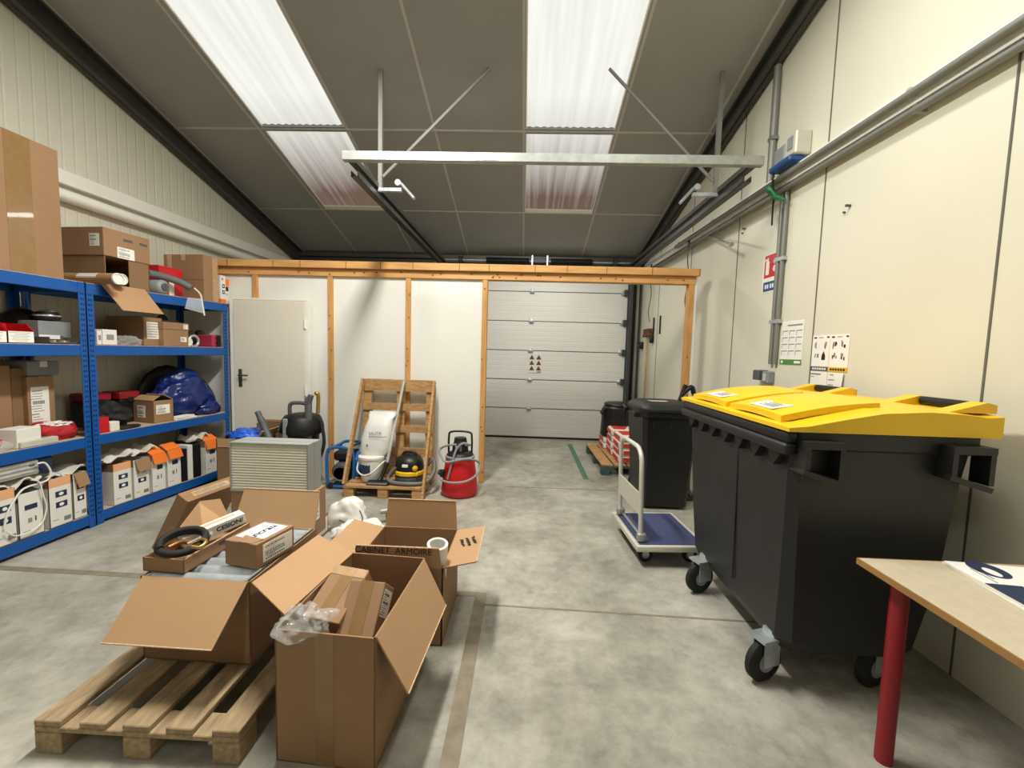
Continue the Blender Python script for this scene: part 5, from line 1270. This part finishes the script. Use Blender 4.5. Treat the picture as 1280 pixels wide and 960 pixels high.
for (x, y) in ((.09, .1), (.09, .52), (.42, .1), (.42, .52)):
    o = MB().lathe([(.03, -.014), (.05, -.014), (.055, -.008), (.055, .008), (.05, .014), (.03, .014)], 18, X=T(x, y, .0555) @ RX(90)).build('wheel', 'rubber', t)
    MB().b2((x-.02, y-.022, .05), (x+.02, y-.017, .115)).b2((x-.02, y+.017, .05), (x+.02, y+.022, .115)).b2((x-.035, y-.03, .108), (x+.035, y+.03, .1145)).build('castor_fork', 'galv', o)
    MB().lathe([(.0, -.016), (.028, -.016), (.028, .016), (0, .016)], 14, X=T(x, y, .0555) @ RX(90)).build('hub', 'grey_plastic', o)

# big four wheeled container
t = thing('waste_container', 'large black four wheeled waste container with a yellow lid against the right wall', 'container', (1.12, 1.77, 0))
L_, D_ = 1.17, .86                           # along y, along x
rg = []
def rr(x0, y0, x1, y1, c): return [(x0, y0+c), (x0+c, y0), (x1-c, y0), (x1, y0+c), (x1, y1-c), (x1-c, y1), (x0+c, y1), (x0, y1-c)]
for (z, x0, y0, x1, y1, c) in ((.18, .08, .065, .63, 1.0, .05), (.235, .055, .045, .675, 1.04, .05), (.55, .045, .03, .725, 1.09, .04), (1.0, .03, .015, .755, 1.13, .035), (1.12, .028, .012, .77, 1.145, .03), (1.13, .02, .0, .80, 1.165, .03), (1.198, .02, .0, .80, 1.165, .03)):
    rg.append([(x, y, z) for x, y in rr(x0, y0, x1, y1, c)])
MB().loft(rg).build('body', 'bin_black', t)
MB().b2((-.025, -.005, 1.10), (.03, L_, 1.15), 0, .012, seg=2).b2((-.012, .0, 1.15), (.03, L_, 1.20), 0, .006).build('front_rim', 'bin_black', t)
for i in range(7):
    y = .10+i*.155; MB().prism([(y-.05, 1.10), (y+.05, 1.10), (y, 1.035)], -.005, .045, 'x').build('gusset', 'black', t)
MB().tube([(.045, .47, .3), (.03, .47, 1.05)], .004, 6).build('seam', 'black', t)
for (x0, x1, dz) in ((.03, .19, .0), (.61, .78, .0)):
    o = MB()
    zt_, zb = 1.17, 1.015
    o.prism([(x0, zt_), (x1, zt_), (x1, zb-.02), (x1-.02, zb-.04), (x0+.04, zb+.02), (x0, zb+.06)], -.012, .05, 'y') if False else None
    w = .022
    o.b2((x0, -.06, zt_-.03), (x1, .02, zt_)).b2((x0+.001, -.059, zb+.04), (x0+w, .019, zt_-.0305)).b2((x1-w, -.059, zb), (x1-.001, .019, zt_-.0305))
    o.slab([(x0, -.06, zb+.04), (x1, -.06, zb-.01), (x1, .03, zb-.01), (x0, .03, zb+.04)][::-1], -w)
    o.build('lifting_bracket', 'bin_black', t)
# lid: arched, with two upturned hatches along its front and hinge bars at the back
prof = [(-.02, 1.203), (-.02, 1.222), (.06, 1.232), (.20, 1.268), (.36, 1.305), (.54, 1.318), (.68, 1.312), (.77, 1.30), (.835, 1.305), (.835, 1.203)]
lid = MB()
ys = [-.02, .0, .12, .2, .58, .62, .97, 1.05, L_, L_+.02]
rings = []
for y in ys:
    e = 0 if -.01 < y < L_+.01 else .0
    k = 1 - .12*(abs((y-L_/2)/(L_/2))**4)
    rings.append([(x, y, 1.203+(z-1.203)*k) for x, z in prof])
lid.loft(rings, 0, False); lid.build('lid', 'yellow', t)
for (ya, yb) in ((.10, .56), (.61, 1.07)):
    n = 10; top = []; b = MB()
    for i in range(n+1):
        u = i/n; x = .015+u*.42; zc = 1.254+.066*u+.014*math.sin(math.pi*u*.9)
        top.append((x, zc))
    R1 = [[(x, y, z+.012*math.sin(math.pi*min(max((y-ya)/(yb-ya), 0), 1))) for x, z in top] for y in [ya+(yb-ya)*j/10 for j in range(11)]]
    vs = [p for r in R1 for p in r]; k = n+1
    b.add(vs, [[i*k+j, i*k+j+1, (i+1)*k+j+1, (i+1)*k+j] for i in range(10) for j in range(n)], 0, True)
    lowv = [(p[0], p[1], p[2]-.03) for p in vs]
    ed = [i*k for i in range(11)]+[10*k+j for j in range(1, k)]+[i*k+k-1 for i in range(9, -1, -1)]+[j for j in range(k-2, 0, -1)]
    m_ = len(ed); b.add([vs[i] for i in ed]+[lowv[i] for i in ed], [[i, (i+1) % m_, (i+1) % m_+m_, i+m_] for i in range(m_)])
    o = b.build('hatch', 'yellow', t)
    MB().slab([(.03, ya+.1, 1.272), (.03, ya+.3, 1.275), (.13, ya+.3, 1.294), (.13, ya+.1, 1.291)][::-1], .002).build('sticker', 'bag_white', o)
    q = MB()
    for i in range(5): q.slab([(.055+.012*i, ya+.13, 1.2795+.0021*i), (.055+.012*i, ya+.25-.02*(i % 2), 1.2805+.0021*i), (.060+.012*i, ya+.25-.02*(i % 2), 1.2815+.0021*i), (.060+.012*i, ya+.13, 1.2805+.0021*i)][::-1], .0015)
    q.build('print', 'ink_grey', o)
for (ya, yb) in ((.10, .32), (.84, 1.06)):
    MB().tube([(.82, ya, 1.322), (.82, yb, 1.322)], .022, 12).build('hinge_bar', 'black', t)
    for y in (ya-.04, yb+.04): MB().prism([(.65, 1.30), (.85, 1.30), (.85, 1.335), (.81, 1.345)], y-.035, y+.035, 'y').build('hinge_block', 'yellow', t)
for (x, y) in ((.06, .10), (.06, .82), (.56, .10), (.56, .82)):
    o = MB().lathe([(.05, -.022), (.085, -.022), (.098, -.012), (.098, .012), (.085, .022), (.05, .022)], 24, X=T(x-.03, y+.02, .099) @ RZ(20) @ RX(90)).build('wheel', 'rubber', t)
    X_ = T(x-.03, y+.02, 0) @ RZ(20)
    MB().b2((-.03, -.035, .085), (.06, -.028, .215), X=X_).b2((-.03, .028, .085), (.06, .035, .215), X=X_).b2((-.05, -.045, .207), (.08, .045, .219), X=X_).b2((.02, -.03, .219), (.06, .03, .245), X=X_).build('castor_fork', 'galv', o)
    MB().lathe([(0, -.025), (.045, -.025), (.045, .025), (0, .025)], 16, X=T(x-.03, y+.02, .099) @ RZ(20) @ RX(90)).build('hub', 'grey_plastic', o)

# table with red legs, and the papers on it
tz = .745; q0 = atz(1072, 697, tz)
t = thing('table', 'beige topped table with a red tubular leg at the lower right corner', 'table', (q0.x, .25, 0)); tl = q0.y-.25; tw = xw(1.0)-.02-q0.x
MB().b2((.002, .0, tz-.022), (tw, tl-.002, tz), 0, .002).build('top', 'table_top', t)
MB().b2((-.004, 0, tz-.023), (.002, tl, tz-.0005)).b2((.002, tl-.002, tz-.023), (tw, tl+.002, tz-.0005)).build('edge_band', 'table_edge', t)
for (x, y) in ((.09, tl-.09), (.09, .09), (tw-.09, tl-.09), (tw-.09, .09)): MB().tube([(x, y, 0), (x, y, tz-.05)], .028, 16).build('leg', 'red_dark', t)
MB().b2((.09, .08, tz-.07), (.12, tl-.08, tz-.024)).b2((tw-.12, .08, tz-.07), (tw-.09, tl-.08, tz-.024)).b2((.09, tl-.12, tz-.07), (tw-.09, tl-.09, tz-.024)).build('frame', 'red_dark', t)
cA, cB = atz(1178, 698, tz+.02), atz(1280, 756, tz+.02)
dv = (cB-cA); rz = math.atan2(dv.y, dv.x)
mw_, mh_ = .36, .26
for k, lab in enumerate(('white magazine underneath on the table', 'white magazine on top, with a navy oval and a dark picture on its cover')):
    z = tz+.0005+k*.0095
    ctr = cA + dv.normalized()*(mw_/2+.01*k) + Vector((-math.sin(rz), math.cos(rz), 0))*(mh_/2)
    t = thing('magazine', lab, 'magazine', (ctr.x, ctr.y, z), rz+R(2*k))
    MB().b2((-mw_/2, -mh_/2, 0), (mw_/2, mh_/2, .0085), 0, .001).build('pages', 'paper', t)
    if k:
        iv = RZ(-math.degrees(rz)-2*k); lp = iv @ (atz(1235, 712, z+.009)-Vector((ctr.x, ctr.y, z+.009))); lp2 = iv @ (atz(1262, 735, z+.009)-Vector((ctr.x, ctr.y, z+.009)))
        s = MB().lathe([(.0, .0085), (.055, .0085), (.055, .0095), (0, .0095)], 28, X=T(lp.x, lp.y, 0) @ Matrix.Diagonal((1.15, .95, 1, 1))).build('cover_oval', 'ink_navy', t)
        MB().lathe([(0, .0095), (.03, .0095), (.03, .0102), (0, .0102)], 20, X=T(lp.x+.02, lp.y-.005, 0) @ Matrix.Diagonal((1.1, .6, 1, 1))).build('cover_mark', 'paper', t)
        MB().box((lp2.x+.05, lp2.y, .009), (.14, .11, .001)).build('cover_picture', 'ink_navy', t)
        MB().box((-.09, -.07, .009), (.06, .006, .001)).box((-.08, -.085, .009), (.1, .004, .001)).build('print', 'ink_grey', t)

# ================================================================ SMALL PIECES GO UNDER THE PART THEY SIT ON
HOST = {'label': ('head', 'pail', 'lid'), 'print': ('label', 'sheet', 'cover_picture', 'pages', 'body'), 'lettering': ('label',),
        'footer': ('sheet',), 'pictogram': ('red_field', 'plate'), 'red_field': ('plate',), 'blue_field': ('plate',), 'knob': ('head',), 'bail_handle': ('pail',),
        'rocker': ('switch_box',), 'switch_plate': ('housing',), 'vent': ('motor_head',), 'end_cap': ('tube',), 'motor_cap': ('motor',), 'latch': ('lid',), 'gusset': ('body', 'front_rim'), 'seam': ('body',),
        'rib': ('body',), 'lining': ('bag',), 'socket': ('housing',), 'fins': ('housing',), 'hinge_block': ('lid',), 'hinge_bar': ('lid',), 'paper_label': ('lid',), 'cover_oval': ('pages',), 'cover_mark': ('pages',),
        'handle': ('leaf',), 'hinge': ('leaf',), 'roller_bracket': ('track',), 'warning_sticker': ('panel',), 'bristles': ('head',), 'cap': ('housing',), 'reflector': ('housing',), 'clip': ('tube',)}
base = lambda o: o.name.split('.')[0]
for o in list(bpy.data.objects):
    p = o.parent
    if p is None or p.parent is not None or o.children or len(p.children) < 3: continue
    for h in HOST.get(base(o), ()):
        c = [k for k in p.children if base(k) == h and k is not o and k.matrix_basis == Matrix.Identity(4)]
        if c: o.parent = c[0]; break

# ================================================================ LIGHT AND CAMERA
def area(name, loc, size, energy, col=(1, .96, .88), target=None):
    l = bpy.data.lights.new(name, 'AREA'); l.shape = 'RECTANGLE'; l.size, l.size_y = size; l.energy = energy; l.color = col
    o = bpy.data.objects.new(name, l); C.objects.link(o); o.location = loc
    if target: o.rotation_euler = (Vector(target)-Vector(loc)).to_track_quat('-Z', 'Y').to_euler()
    return o
area('strip_or_fill_lamp', (-1.0, 2.4, 4.05), (.25, 1.3), 170)
area('strip_or_fill_lamp', (-1.0, -1.6, 3.9), (.25, 1.3), 28)
area('strip_or_fill_lamp', (.9, 1.9, 4.3), (.25, 1.3), 46)
area('strip_or_fill_lamp', (.3, 6.0, 3.3), (1.2, .2), 26)  # added fill light brightening the garage end, no real fitting hangs here
w = bpy.data.worlds.new('World'); sc.world = w; w.use_nodes = True
w.node_tree.nodes['Background'].inputs[0].default_value = (.75, .85, 1, 1); w.node_tree.nodes['Background'].inputs[1].default_value = .6
cam = bpy.data.cameras.new('Camera'); co = bpy.data.objects.new('Camera', cam); C.objects.link(co)
cam.sensor_fit = 'HORIZONTAL'; cam.sensor_width = 36; cam.lens = F*36/1280; cam.clip_start = .02; cam.clip_end = 100
fw = ray(640, 480).normalized(); rt = (ray(641, 480)-ray(640, 480)).normalized(); up = rt.cross(fw)
m = Matrix.Identity(4)
for i in range(3): m[i][0], m[i][1], m[i][2], m[i][3] = rt[i], up[i], -fw[i], O[i]
co.matrix_world = m
sc.camera = co
vs_ = sc.view_settings; vs_.view_transform = 'Standard'; vs_.look = 'None'; vs_.exposure = 0.; vs_.gamma = 1.; vs_.use_curve_mapping = False
